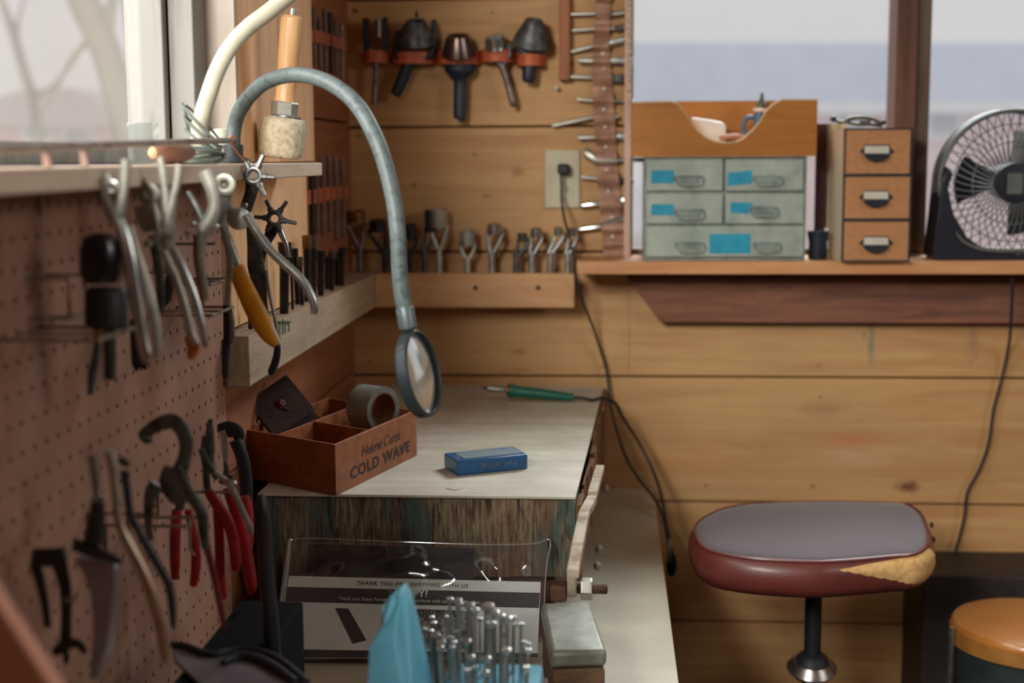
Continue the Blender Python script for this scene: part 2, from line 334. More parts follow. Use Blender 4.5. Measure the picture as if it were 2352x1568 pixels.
# back window: posts, strips, pane, sill, apron
w2 = bpy.data.objects.new('window_2', None); col.objects.link(w2); w2['kind'] = 'structure'
a = P(1434, 300, Y=2.78); m_strip = mat('pale_strip', S(226, 198, 180), S(204, 166, 144), .7, scale=18, stretch=(1, 1, .2))
link_mesh('window_frame', MB().box(a.x, WX0+.002, 2.775, 2.799, SILLZ, WZ1), m_strip, parent=w2, bevel=.001)
pa, pb, pc = P(2050, 300, Y=2.80).x, P(2098, 300, Y=2.80).x, P(2133, 300, Y=2.80).x
link_mesh('window_post', MB().box(pa, pb, 2.785, 2.87, SILLZ, WZ1), m_brown, parent=w2, bevel=.002)
link_mesh('window_stop', MB().box(pb+.0005, pc, 2.80, 2.87, SILLZ+.012, WZ1).box(WX0, WX0+.006, 2.80, 2.87, SILLZ, WZ1).box(WX0, WX1, 2.83, 2.87, SILLZ, SILLZ+.013), m_browng, parent=w2, bevel=.002)
m_pane2 = glassy('clear_pane', (.98, .99, .99, 1), .012, .2, (.9, .9, .93, 1), .03, 2)
link_mesh('window_pane', MB().box(WX0, WX1, 2.845, 2.848, SILLZ, WZ1), m_pane2, parent=w2)
sx0 = P(1325, 615, Y=2.66).x
m_shelf = wood('orange_sill', S(214, 158, 104), S(188, 120, 70), 'X', 6, .5, grime=(S(190, 160, 130), .25))
one('window_shelf', MB().box(sx0, 2.0, 2.66, 2.83, P(1800, 630, Y=2.66).z, SILLZ), m_shelf, 'orange pine shelf board below the back window', 'shelf', bevel=.0015)
za, zb = P(1700, 634, Y=2.76).z, P(1700, 741, Y=2.76).z; xa, xb = P(1438, 634, Y=2.76).x, P(1517, 741, Y=2.76).x
one('apron_board', MB().prism([(xa, 2.76, za), (2.0, 2.76, za), (2.0, 2.76, zb), (xb, 2.76, zb)], (0, .039, 0)), m_apron, 'rough brown board with an angled end, nailed below the back window shelf', 'board', bevel=.0015)
b0, b1 = P(1284, 20, Y=2.775), P(1309, 184, Y=2.775)
one('wall_batten', MB().box(b0.x, b1.x, 2.775, 2.799, b1.z, b1.z+.5), wood('batten_pine', S(170, 105, 66), S(130, 74, 46), 'Z', 7, .6), 'reddish vertical wooden batten on the back wall above the outlet', 'board', bevel=.0015)

# ------------------------------------------------------------------ outdoors
structure('ground_outside', MB().box(-60, 60, 4, 90, -.5, -.4).box(-60, -2, -30, 4, -.5, -.4), mat('pale_ground', S(244, 240, 238), S(232, 228, 226), .9, scale=1))
m_bark = mat('pale_bark', S(186, 180, 164), S(166, 158, 144), .9, scale=6, stretch=(1, 1, .3), bump=.3)
Yt = 8.0
t = Thing('bare_tree', 'bare grey tree trunk outside the left window, nearest the window frame side', 'tree')
mb = MB(); T(mb, Yt, [(318, 520, 30), (305, 380, 32), (290, 300, 34), (268, 200, 36), (240, 110, 34), (200, 20, 36), (170, -60, 34), (140, -200, 28)]); t.part('trunk', mb, m_bark)
mb = MB(); T(mb, Yt, [(246, 125, 16), (248, 60, 14), (262, -20, 12), (280, -120, 8)]); T(mb, Yt, [(225, 75, 10), (170, 130, 6), (120, 220, 4), (95, 260, 2)]); t.part('branch', mb, m_bark); t.done()
t = Thing('bare_tree', 'second bare trunk outside, partly behind the left window frame', 'tree')
mb = MB(); T(mb, Yt+1.5, [(365, 520, 34), (352, 300, 34), (338, 200, 30), (320, 100, 24), (300, 0, 20), (290, -120, 16)]); t.part('trunk', mb, m_bark)
mb = MB(); T(mb, Yt+1.5, [(345, 150, 14), (390, 60, 12), (430, -60, 8)]); t.part('branch', mb, m_bark); t.done()
t = Thing('bare_tree', 'thin leaning bare tree far outside at the left edge of the left window', 'tree')
mb = MB(); T(mb, 14, [(95, 420, 13), (80, 250, 12), (55, 160, 11), (25, 60, 10), (-20, -60, 8)]); t.part('trunk', mb, m_bark)
mb = MB(); T(mb, 14, [(75, 225, 6), (130, 190, 5), (195, 95, 4), (230, 30, 2)]); T(mb, 14, [(45, 120, 6), (40, 60, 5), (60, -20, 2)]); t.part('branch', mb, m_bark); t.done()
def house(name, label, Y, wall, roof, winm, dpt, eave, wins):
    t = Thing(name, label, 'house'); a_, b_ = P(*wall[0], Y), P(*wall[1], Y)
    t.part('wall', MB().box(a_.x, b_.x, Y, Y+dpt, -.4, a_.z), mats['brick'])
    r = [P(x, y, Y-.5) for x, y in roof]; t.part('roof', MB().prism(r, (0, dpt+1, 0)), winm)
    for (x, y, x2, y2) in wins:
        p, q = P(x, y, Y-.05), P(x2, y2, Y-.05); k = t.part('window', MB().box(p.x-.12, q.x+.12, Y-.06, Y+.01, q.z-.12, p.z+.12), mats['wtrim'])
        t.part('pane', MB().box(p.x, q.x, Y-.08, Y-.061, q.z, p.z), mats['wpane'], of=k)
    if eave: t.part('fascia', MB().box(a_.x-.3, b_.x+.3, Y-.62, Y-.5, P(1800, eave[1], Y-.5).z, P(1800, eave[0], Y-.5).z), mats['wtrim'])
    t.done()
mats = dict(brick=mat('pink_wall', S(248, 226, 224), S(238, 212, 208), .9, scale=2), wtrim=mat('white_trim', S(250, 248, 248), rough=.8), wpane=mat('grey_pane', S(210, 216, 220), rough=.3))
house('neighbour_house', 'low house with a dull gable roof outside the left window', 26, [(-200, 285), (345, 285)], [(-260, 290), (60, 205), (150, 200), (350, 290)], mat('dull_roof', S(232, 220, 214), rough=.9), 6, None, [(150, 300, 205, 345), (60, 290, 110, 320)])
house('neighbour_house', 'long house with a blue grey roof outside the back window', 24, [(1500, 262), (2600, 262)], [(1380, 262), (1450, 98), (2700, 98), (2700, 262)], mat('grey_blue_roof', S(222, 228, 240), S(214, 221, 234), .8, scale=2), 7, (236, 262), [(2143, 262, 2196, 306), (1930, 262, 1990, 300), (1600, 270, 1650, 310)])
# ------------------------------------------------------------------ metals, plastics, leather
m_steel = mat('dull_steel', S(170, 172, 168), S(120, 122, 118), .38, .85, scale=60, lo=.4, hi=.7)
m_chrome = mat('bright_steel', S(205, 208, 206), S(165, 168, 166), .26, .95, scale=40)
m_satin = mat('satin_plated_steel', S(186, 184, 172), S(150, 150, 140), .42, .6, scale=30)
m_dark = mat('blackened_steel', S(58, 58, 60), S(34, 34, 38), .45, .6, scale=70)
m_iron = mat('grey_iron', S(104, 106, 104), S(62, 62, 64), .5, .7, scale=60, bump=.2)
m_black = mat('black_rubber', S(30, 31, 36), S(20, 20, 24), .55, 0, scale=30)
m_navy = mat('navy_enamel', S(32, 42, 56), S(22, 30, 42), .45, 0, scale=30)
m_red = mat('red_grip', S(170, 24, 34), S(128, 14, 26), .45, 0, scale=20)
m_yel = mat('yellow_grip', S(222, 150, 24), S(200, 126, 14), .45, 0, scale=20)
m_org = mat('orange_grip', S(206, 104, 26), rough=.5)
m_strap = mat('orange_leather', S(204, 108, 66), S(168, 78, 46), .6, 0, scale=50, bump=.3)
m_brs = mat('old_brass', S(168, 126, 70), S(110, 80, 50), .4, .8)
m_wire = mat('hook_wire', S(176, 172, 160), S(120, 116, 106), .35, .85)

# ------------------------------------------------------------------ pegboard
m_peg = mat('pegboard_tan', S(160, 120, 98), S(142, 102, 82), .75, 0, scale=12, lo=.35, hi=.7)
PX = -.485; PY1 = P(513, 760, X=PX).y
mb = MB(); pit = .0254; r = .0029; ny = int((PY1-.70)/pit); nz = 25; ztop = SZ-.020
for i in range(ny):
    for j in range(nz):
        y1 = PY1-i*pit; z1 = ztop-j*pit; cy, cz = y1-pit/2, z1-pit/2
        sq_ = [(PX, cy+a*pit/2, cz+b*pit/2) for a, b in ((1, 0), (1, 1), (0, 1), (-1, 1), (-1, 0), (-1, -1), (0, -1), (1, -1))]
        ci = [(PX, cy+r*math.cos(k*math.pi/4), cz+r*math.sin(k*math.pi/4)) for k in range(8)]
        ce = [(PX-.005, p[1], p[2]) for p in ci]
        mb.add(sq_+ci+ce, [(k, (k+1) % 8, (k+1) % 8+8, k+8) for k in range(8)]+[(k+8, (k+1) % 8+8, (k+1) % 8+16, k+16) for k in range(8)])
yb = PY1-ny*pit; zb_ = ztop-nz*pit
mb.add([(PX, PY1, ztop), (PX, PY1, zb_), (PX-.005, PY1, zb_), (PX-.005, PY1, ztop)], [(0, 1, 2, 3)])
t = Thing('pegboard', 'tan perforated hardboard panel on the left wall, hung with pliers and punches', 'pegboard')
t.part('panel', mb, m_peg, smooth=0)
for q0, q1 in ((PY1-.03, PY1-.001), (1.1, 1.14), (yb, yb+.03)): t.part('batten', MB().box(XL+.001, PX-.0055, q0, q1, zb_, ztop), m_dark)
t.done()

def dy(px, x): return P(px, 500, X=x).y                      # depth at which a tool standing off the board shows at px
def hook(px, py, x, label, drop=6):
    y = dy(px, x); z = P(px, py, Y=y).z; mb = MB().tube([(PX+.0005, y, z), (x-.01, y, z), (x+.004, y, z+.001), (x+.008, y, z+.008)], .0014, 8, smooth=3)
    mb.tube([(PX+.0012, y, z), (PX+.0012, y, z-.022)], .0014, 8); one('pegboard_hook', mb, m_wire, label, 'hook', 'wire hooks in the pegboard')
def double_rail(px0, py, px1, x, label):                     # wire loop that holds several screwdrivers
    ya, yb_ = dy(px0, x), dy(px1, x); za_ = P(px1, py, Y=yb_).z
    one('wire_tool_rail', MB().tube([(PX+.001, ya, za_), (x, ya, za_), (x, yb_, za_), (PX+.001, yb_, za_)], .0017, 8).tube([(PX+.001, (ya+yb_)/2, za_), (x, (ya+yb_)/2, za_)], .0014, 8), m_wire, label, 'hook')

RS = 1.22
# --- upper row of pliers and punches, far (right) to near (left)
def star(mb, Y, x, y, R, hole, spokes, rp, ln):
    mb.ring(P(x, y, Y), (0, 1, 0), (R+hole)/2*Y/FPX, (R-hole)/2*Y/FPX, 24, 10, ((0, 1, 0), .8))
    for a, l2 in spokes:
        ca, sa = math.cos(math.radians(a)), -math.sin(math.radians(a))
        T(mb, Y, [(x+ca*R*.8, y+sa*R*.8, rp*1.5), (x+ca*(R+6), y+sa*(R+6), rp*1.45)], n=10)
        T(mb, Y, [(x+ca*(R+5), y+sa*(R+5), rp), (x+ca*(R+l2), y+sa*(R+l2), rp*.9)], n=10)
Y = dy(632, -.40)
t = Thing('revolving_punch', 'dark revolving leather punch with a six-tube star wheel, lower one beside the black awls', 'punch pliers', 'revolving leather punches')
mb = MB(); star(mb, Y, 631, 502, 21, 9, [(115, 26), (55, 28), (-12, 30), (175, 26), (235, 14), (-65, 12)], 4, 26); t.part('punch_wheel', mb, m_iron)
mb = MB(); T(mb, Y+.008, [(632, 512, 12), (622, 535, 11), (612, 556, 9), (600, 590, 8), (596, 640, 8)], .5); t.part('frame', mb, m_dark)
mb = MB(); T(mb, Y+.01, [(640, 520, 7), (650, 545, 6), (657, 560, 5), (662, 590, 4)], .7); t.part('anvil_arm', mb, m_chrome); t.done()
Y = dy(584, -.41)
t = Thing('revolving_punch', 'silver revolving leather punch whose star wheel overlaps the window shelf', 'punch pliers', 'revolving leather punches')
mb = MB(); star(mb, Y, 583, 403, 24, 9, [(65, 28), (-5, 24), (-62, 28), (175, 22), (190, 18), (120, 12)], 5, 26); t.part('punch_wheel', mb, m_steel)
mb = MB(); T(mb, Y+.006, [(580, 420, 14), (576, 445, 12), (566, 475, 12), (562, 500, 10)], .5); t.part('frame', mb, m_iron)
mb = MB(); D(mb, Y-.004, 563, 471, 7, .01); t.part('rivet', mb, m_chrome); t.done()
Y = dy(560, -.39)
t = Thing('eyelet_pliers', 'pliers with one yellow grip and one long curved bare steel handle', 'pliers')
mb = MB(); D(mb, Y, 548, 502, 26, .009); T(mb, Y, [(512, 420, 10), (518, 455, 9), (528, 490, 12)], .5); t.part('jaw', mb, m_satin)
mb = MB(); T(mb, Y-.004, [(566, 492, 10), (585, 525, 9), (615, 568, 9), (652, 605, 9), (690, 640, 9), (714, 678, 8.5), (722, 705, 8), (721, 721, 7)], .7, 14); t.part('handle', mb, m_chrome, label='long curved bare steel handle')
mb = MB(); T(mb, Y+.004, [(518, 540, 11), (530, 570, 10), (548, 612, 8), (575, 660, 7), (605, 715, 7), (632, 770, 6), (641, 792, 4)], .7); k = t.part('handle', mb, m_satin)
mb = MB(); T(mb, Y-.003, [(541, 612, 15), (556, 648, 18), (580, 700, 20), (602, 745, 19), (620, 775, 14), (634, 794, 6)], .45, 16); t.part('grip', mb, m_yel, of=k, label='yellow plastic grip')
t.done()
Y = dy(515, -.40)
t = Thing('ring_head_punch', 'steel punch pliers with a round ring-shaped head, right of the big pale pliers', 'punch pliers')
mb = MB(); RG(mb, Y, 516, 424, 18, 9, .5); t.part('ring_head', mb, m_satin)
mb = MB(); T(mb, Y+.006, [(512, 445, 18), (508, 475, 13), (508, 505, 9), (520, 545, 8), (528, 600, 7), (524, 660, 6), (520, 700, 5)], .5); t.part('frame', mb, m_steel); t.done()
Y = dy(470, -.39)
t = Thing('locking_pliers', 'large pale pliers with a wide curved jaw in the middle of the upper row', 'pliers')
mb = MB(); T(mb, Y, [(470, 392, 16), (484, 425, 14), (492, 465, 12), (486, 500, 15), (466, 530, 18)], .5); t.part('jaw', mb, m_satin)
mb = MB(); T(mb, Y+.01, [(430, 440, 7), (445, 465, 7), (460, 495, 9), (470, 520, 9)], .6); t.part('jaw', mb, m_steel)
mb = MB(); T(mb, Y, [(466, 530, 12), (462, 570, 9), (464, 620, 7), (470, 660, 7), (474, 690, 6)], .6); t.part('handle', mb, m_satin)
mb = MB(); T(mb, Y+.01, [(455, 540, 9), (452, 590, 7), (460, 650, 6), (466, 710, 4)], .6); t.part('handle', mb, mat('rusty_handle', S(126, 78, 60), rough=.6))
mb = MB(); D(mb, Y-.008, 444, 514, 6, .01); D(mb, Y-.008, 432, 534, 6, .01); D(mb, Y-.008, 498, 520, 6, .01); t.part('rivet', mb, m_chrome); t.done()
Y = dy(400, -.39)
t = Thing('grommet_pliers', 'pale forked pliers with an orange grip end, third from the left in the upper row', 'pliers')
mb = MB(); T(mb, Y, [(368, 360, 7), (374, 395, 8), (378, 430, 8), (382, 470, 10), (386, 510, 14)], .6); t.part('jaw', mb, m_satin)
mb = MB(); T(mb, Y, [(412, 378, 9), (408, 415, 8), (398, 455, 8), (388, 500, 12)], .7); t.part('jaw', mb, m_satin)
mb = MB(); T(mb, Y-.002, [(386, 510, 15), (384, 545, 16), (388, 570, 12)], .4); D(mb, Y-.012, 341, 559, 9, .01); T(mb, Y-.01, [(341, 559, 5), (365, 540, 7), (384, 530, 8)], .5); t.part('pivot', mb, m_satin)
mb = MB(); T(mb, Y-.004, [(376, 575, 6), (388, 605, 8), (405, 645, 9), (420, 690, 9), (432, 735, 9), (440, 770, 10), (452, 790, 8)], .7); t.part('handle', mb, m_satin)
mb = MB(); T(mb, Y+.006, [(396, 570, 8), (412, 600, 9), (432, 645, 9), (450, 695, 9), (463, 745, 8), (470, 785, 7), (472, 798, 5)], .7); t.part('handle', mb, m_chrome)
mb = MB(); T(mb, Y+.012, [(434, 770, 12), (444, 795, 14), (440, 815, 10), (436, 824, 5)], .6); t.part('grip', mb, m_org, label='orange plastic grip end'); t.done()
Y = dy(335, -.42)
t = Thing('snap_setter_pliers', 'pale round-nosed setter pliers hanging between the two forked pliers', 'pliers')
mb = MB(); RG(mb, Y, 342, 445, 17, 11, .5); T(mb, Y, [(318, 440, 8), (326, 425, 10), (345, 420, 9)], .6); t.part('ring_head', mb, m_satin)
mb = MB(); T(mb, Y, [(332, 470, 22), (342, 505, 24), (350, 530, 16)], .35); T(mb, Y-.003, [(350, 480, 5), (360, 520, 6), (366, 545, 5)], .7); t.part('frame', mb, m_satin)
mb = MB(); T(mb, Y+.01, [(350, 540, 10), (362, 600, 10), (368, 660, 9), (370, 720, 7)], .6); t.part('handle', mb, m_iron); t.done()
Y = dy(290, -.40)
t = Thing('grommet_pliers', 'pale forked pliers with long paired bare handles, leftmost of the upper row', 'pliers')
mb = MB(); T(mb, Y, [(230, 408, 6), (236, 440, 8), (248, 475, 10), (266, 508, 13)], .6); t.part('jaw', mb, m_satin)
mb = MB(); T(mb, Y, [(290, 366, 10), (288, 400, 9), (284, 440, 9), (276, 480, 11), (268, 510, 13)], .7); t.part('jaw', mb, m_satin)
mb = MB(); T(mb, Y+.004, [(250, 400, 8), (252, 412, 9)], .8); RG(mb, Y+.004, 258, 430, 12, 6, .6); t.part('anvil', mb, m_chrome)
mb = MB(); T(mb, Y-.004, [(272, 505, 10), (284, 545, 13), (296, 600, 14), (306, 660, 13), (316, 720, 12), (324, 770, 12), (334, 815, 12), (340, 828, 7)], .6, 14); t.part('handle', mb, m_chrome)
mb = MB(); T(mb, Y+.006, [(296, 520, 8), (308, 570, 9), (325, 620, 10), (342, 680, 11), (356, 740, 10), (362, 790, 9), (360, 822, 7)], .6, 14); t.part('handle', mb, m_satin)
t.done()
Y = dy(320, -.44)
t = Thing('black_handled_screwdriver', 'stubby black-handled tool whose square grip shows behind the leftmost pliers', 'screwdriver')
mb = MB(); T(mb, Y, [(318, 735, 14), (318, 745, 17), (322, 830, 17), (324, 838, 14)], 1, 16); t.part('handle', mb, m_black)
mb = MB(); T(mb, Y, [(317, 736, 5), (314, 640, 4), (312, 560, 3)]); t.part('shaft', mb, m_steel); t.done()
RS = 1.05
# --- black mallet in its wire holder and neighbours
Y = dy(235, -.42)
t = Thing('small_mallet', 'round black-headed rubber mallet in the wire holder at the left of the pegboard', 'mallet')
mb = MB(); c = P(232, 600, Y); mb.lathe([(0, .024), (.008, .0232), (.0145, .019), (.0175, .010), (.0175, -.010), (.014, -.018), (.0, -.018)], c, (.03, 0, 1), 28); t.part('head', mb, mat('glossy_black_rubber', S(26, 26, 30), rough=.25))
mb = MB(); c = P(237, 655, Y); mb.lathe([(0, .010), (.0150, .010), (.0175, .006), (.018, -.020), (.014, -.024), (0, -.024)], P(245, 688, Y), (.05, 0, 1), 24); t.part('collar', mb, m_black)
mb = MB(); T(mb, Y, [(250, 700, 13), (250, 750, 14), (252, 800, 14), (253, 862, 13), (253, 872, 9)], 1, 14); t.part('handle', mb, mat('dark_green_handle', S(44, 48, 44), S(30, 32, 32), .5)); t.done()
t = Thing('wood_handled_awl', 'slim awl with an orange ferrule hanging beside the black mallet', 'awl')
mb = MB(); T(mb, Y+.02, [(224, 755, 9), (224, 775, 9)], 1, 14); t.part('ferrule', mb, m_org)
mb = MB(); T(mb, Y+.02, [(224, 776, 8), (220, 820, 9), (212, 860, 11), (208, 905, 7)], 1, 14); t.part('blade', mb, mat('blue_grey_steel', S(88, 92, 108), S(66, 70, 84), .4, .4)); t.done()
double_rail(215, 752, 300, -.40, 'wire rail that carries the black mallet on the pegboard')
t = Thing('wire_tool_holder', 'empty bent wire holder on the pegboard left of the black mallet', 'hook')
y0, y1 = dy(150, -.45), dy(190, -.45); z0, z1 = P(160, 640, Y=y0).z, P(170, 730, Y=y0).z
t.part('wire_tool_holder', MB().tube([(PX+.001, y0, z0), (-.45, y0, z0), (-.45, y0, z1), (-.45, y1, z1), (-.45, y1, z0), (PX+.001, y1, z0)], .0016, 8).tube([(PX+.001, y0, z1), (-.45, y0, z1), (-.44, y1, z1)], .0016, 8), m_wire); t.done()
double_rail(478, 640, 522, -.43, 'upper wire rail near the right edge of the pegboard')
double_rail(480, 705, 530, -.42, 'lower wire rail near the right edge of the pegboard')
Y = dy(525, -.42)
t = Thing('navy_grip_pliers', 'slim pliers with dark grips hanging at the right edge of the pegboard', 'pliers')
mb = MB(); T(mb, Y, [(526, 600, 4), (524, 650, 5), (522, 705, 6)], .7); t.part('jaw', mb, m_iron)
mb = MB(); T(mb, Y, [(520, 700, 8), (522, 760, 9), (518, 820, 9), (518, 868, 7)], .7); t.part('handle', mb, m_navy)
mb = MB(); T(mb, Y-.006, [(530, 706, 5), (535, 740, 5), (534, 790, 5)], .7); t.part('handle', mb, m_steel); t.done()
Y = dy(590, -.40)
t = Thing('dark_grip_shears', 'dark leather shears behind the yellow grip, with blue-black handle ends', 'shears')
mb = MB(); T(mb, Y+.02, [(580, 520, 14), (584, 570, 16), (588, 610, 20), (596, 650, 18), (604, 700, 10), (618, 750, 7)], .3, 14); t.part('blade', mb, m_iron)
mb = MB(); T(mb, Y+.015, [(636, 775, 6), (637, 805, 8), (632, 832, 9), (624, 852, 9), (622, 860, 5)], .8); t.part('handle', mb, m_navy)
mb = MB(); T(mb, Y+.016, [(612, 620, 4), (620, 680, 4), (632, 735, 4), (640, 780, 5)], .8); t.part('edge', mb, m_steel); t.done()
for i, (px, py, x) in enumerate(((300, 470, -.40), (345, 470, -.42), (392, 520, -.39), (470, 545, -.39), (520, 520, -.40), (556, 530, -.39), (598, 560, -.40))):
    pass
Yc0 = dy(385, -.44); one('pegboard_hook', MB().tube([(PX+.0008, Yc0, P(386, 626, Y=Yc0).z), (-.438, Yc0, P(386, 626, Y=Yc0).z)], .0015, 8), m_wire, 'wire hook carrying the small black leaf-shaped tool', 'hook', 'wire hooks in the pegboard')
t = Thing('black_leaf_tool', 'small black leaf-shaped tool hanging between the pale forked pliers', 'hand tool')
Y = dy(385, -.44); mb = MB(); T(mb, Y, [(386, 630, 4), (388, 655, 12), (384, 685, 10), (376, 705, 2)], .5); t.part('black_leaf_tool', mb, m_black); t.done()

RS = 1.12
# --- lower row
Y = dy(240, -.40)
t = Thing('long_nose_shears', 'long bent steel shears reaching the bottom of the frame, left of the lower row', 'shears')
mb = MB(); T(mb, Y, [(250, 1036, 12), (258, 1070, 11), (264, 1120, 10), (270, 1180, 10)], .7); t.part('jaw', mb, m_satin)
mb = MB(); T(mb, Y+.01, [(212, 1045, 11), (218, 1090, 10), (224, 1135, 9), (236, 1146, 7)], .7); t.part('jaw', mb, m_steel)
mb = MB(); T(mb, Y-.004, [(266, 1165, 8), (278, 1215, 10), (300, 1260, 11), (328, 1315, 12), (350, 1370, 13), (366, 1430, 13), (378, 1490, 13), (384, 1520, 10)], .65, 14); t.part('handle', mb, mat('worn_copper_steel', S(190, 172, 150), S(150, 106, 84), .35, .7, scale=14))
mb = MB(); T(mb, Y+.014, [(285, 1080, 10), (292, 1130, 9), (300, 1180, 9), (330, 1240, 9), (365, 1300, 10), (388, 1345, 10), (396, 1400, 9), (398, 1440, 6)], .7); t.part('handle', mb, m_navy)
mb = MB(); T(mb, Y+.012, [(276, 1052, 9), (286, 1062, 9), (298, 1068, 4)], .7); t.part('spring', mb, m_dark); t.done()
Y = dy(200, -.40)
t = Thing('hole_punch_tool', 'broad grey-faced tool with a black top lever, lower left of the pegboard', 'hand tool')
pts = [(165, 1285), (190, 1318), (206, 1365), (212, 1420), (210, 1490), (205, 1560), (225, 1560), (250, 1480), (262, 1400), (268, 1330), (266, 1300), (215, 1290)]
t.part('body', MB().prism([P(x, y, Y) for x, y in pts], (0, .016, 0)), mat('grey_violet_metal', S(150, 140, 146), S(118, 108, 116), .4, .5, scale=10), bevel=.002)
mb = MB(); T(mb, Y, [(170, 1250, 14), (205, 1262, 16), (240, 1275, 14), (280, 1292, 7)], .8); t.part('lever', mb, m_black)
mb = MB(); T(mb, Y, [(225, 1150, 14), (222, 1200, 20), (215, 1245, 24)], .7); t.part('grip', mb, m_black); t.done()
t = Thing('black_clamp', 'black clamp with a jagged foot, farthest left on the lower pegboard', 'clamp'); Y = dy(130, -.43)
mb = MB(); T(mb, Y, [(75, 1275, 16), (110, 1280, 22), (150, 1270, 14)], .6); T(mb, Y, [(135, 1290, 18), (150, 1350, 14), (152, 1420, 12), (150, 1480, 14)], .6); T(mb, Y, [(80, 1290, 14), (100, 1370, 10), (110, 1440, 8)], .6); t.part('frame', mb, m_black)
mb = MB(); T(mb, Y, [(125, 1500, 10), (150, 1480, 14), (180, 1478, 10), (196, 1500, 7)], .6); T(mb, Y, [(150, 1485, 10), (152, 1525, 5)], .6); t.part('jaw', mb, m_black)
mb = MB(); T(mb, Y-.01, [(150, 1378, 4), (178, 1374, 5)]); t.part('pin', mb, m_steel); t.done()
Y = dy(395, -.39)
t = Thing('hook_head_shears', 'grey shears with a large hooked head at the top of the lower row', 'shears')
mb = MB(); T(mb, Y, [(322, 1002, 9), (342, 988, 13), (370, 972, 16), (398, 968, 17), (420, 990, 17), (428, 1020, 16), (424, 1050, 15), (412, 1085, 18)], .35, 14); T(mb, Y-.003, [(324, 1000, 8), (336, 1013, 6), (350, 1008, 5)], .6); t.part('hook_head', mb, m_iron)
mb = MB(); T(mb, Y-.002, [(405, 1075, 26), (400, 1105, 34), (412, 1135, 28), (430, 1150, 16)], .25, 14); t.part('frame', mb, m_iron)
mb = MB(); T(mb, Y-.004, [(410, 1070, 6), (428, 1110, 8), (450, 1150, 8), (468, 1180, 8), (474, 1190, 6)], .6); T(mb, Y, [(440, 1140, 14), (462, 1175, 14), (468, 1230, 11), (474, 1260, 9)], .6); t.part('handle', mb, m_iron)
mb = MB(); T(mb, Y+.012, [(360, 1110, 16), (345, 1140, 14), (340, 1190, 8), (346, 1240, 7)], .5); t.part('handle', mb, m_iron)
mb = MB(); T(mb, Y+.004, [(470, 1235, 8), (486, 1300, 8), (500, 1360, 8), (510, 1410, 7), (516, 1444, 4)], .6); t.part('grip', mb, mat('dull_red_grip', S(122, 42, 48), S(92, 28, 36), .5), label='dull dark red grip'); t.done()
def plier(label, Y, jaws, h1, h2, g1, g2, gm=m_red, jm=m_iron, hm=m_iron):
    t = Thing('red_grip_pliers', label, 'pliers', 'red-handled pliers in the lower row')
    for j in jaws: mb = MB(); T(mb, Y, j, .5); t.part('jaw', mb, jm)
    for h, g, d in ((h1, g1, 0), (h2, g2, .008)):
        if h: mb = MB(); T(mb, Y+d, h, .7); k = t.part('handle', mb, hm)
        if g: mb = MB(); T(mb, Y+d, g, .7, 14); t.part('grip', mb, gm, of=(k if h else None))
    t.done()
plier('red-handled pliers farthest left in the lower row, behind the wire hook', dy(420, -.43), [[(418, 1110, 8), (416, 1150, 10)]], [(414, 1150, 8), (408, 1175, 8)], [(412, 1150, 7), (420, 1170, 7)], [(406, 1170, 11), (402, 1240, 12), (402, 1300, 11), (402, 1330, 7)], [(432, 1170, 8), (448, 1250, 10), (450, 1300, 11), (444, 1345, 8)])
plier('red-handled pliers with narrow pointed grey jaws, second of the red handles', dy(490, -.40), [[(482, 962, 4), (482, 990, 9), (480, 1030, 13), (478, 1060, 12)], [(468, 1000, 4), (470, 1040, 9), (474, 1070, 10)]], [(476, 1060, 10), (474, 1100, 8), (478, 1130, 8)], [(484, 1060, 9), (494, 1090, 8), (500, 1100, 6)], [(480, 1128, 11), (496, 1155, 13), (522, 1195, 13), (536, 1240, 13), (541, 1285, 12), (540, 1310, 7)], [(500, 1150, 12), (504, 1240, 11), (506, 1310, 11), (512, 1360, 9), (514, 1376, 5)])
plier('red-handled nippers with a bright bare bent lever, rightmost of the red handles', dy(545, -.39), [[(508, 990, 8), (514, 1010, 8), (517, 1040, 7), (518, 1060, 5)]], [(518, 1060, 5), (520, 1085, 7), (510, 1110, 9)], [(530, 1090, 6), (534, 1110, 6)], [(524, 1120, 13), (538, 1160, 14), (556, 1220, 15), (566, 1280, 14), (575, 1330, 13), (577, 1350, 11), (573, 1364, 6)], [(560, 1140, 12), (568, 1180, 12), (572, 1230, 10)], jm=m_chrome)
t = Thing('spring_lever_pliers', 'bright bare steel lever pliers lying over the red grips', 'pliers'); Y = dy(540, -.375)
mb = MB(); T(mb, Y, [(492, 1083, 6), (510, 1098, 7), (528, 1115, 7), (544, 1145, 7), (560, 1180, 7), (574, 1210, 7), (577, 1226, 5)], .6); t.part('handle', mb, m_satin)
mb = MB(); T(mb, Y+.002, [(462, 1030, 8), (474, 1060, 8), (492, 1083, 8)], .6); t.part('jaw', mb, m_iron)
mb = MB(); T(mb, Y-.002, [(508, 1098, 2), (530, 1104, 2.5), (541, 1110, 3), (536, 1118, 2)], 1); t.part('spring', mb, m_chrome); t.done()
t = Thing('black_handle_shears', 'black round-headed cutters with a red grip, right end of the lower row', 'cutters'); Y = dy(560, -.40)
mb = MB(); T(mb, Y+.006, [(500, 985, 10), (524, 985, 18), (544, 992, 16), (550, 1010, 10)], .5, 14); t.part('head', mb, m_black)
mb = MB(); T(mb, Y+.004, [(540, 1010, 14), (556, 1050, 14), (564, 1100, 14), (566, 1148, 13)], .6, 14); t.part('handle', mb, m_navy)
mb = MB(); T(mb, Y+.004, [(567, 1146, 12), (570, 1190, 12), (572, 1240, 10), (572, 1262, 6)], .6, 14); t.part('grip', mb, m_red); t.done()
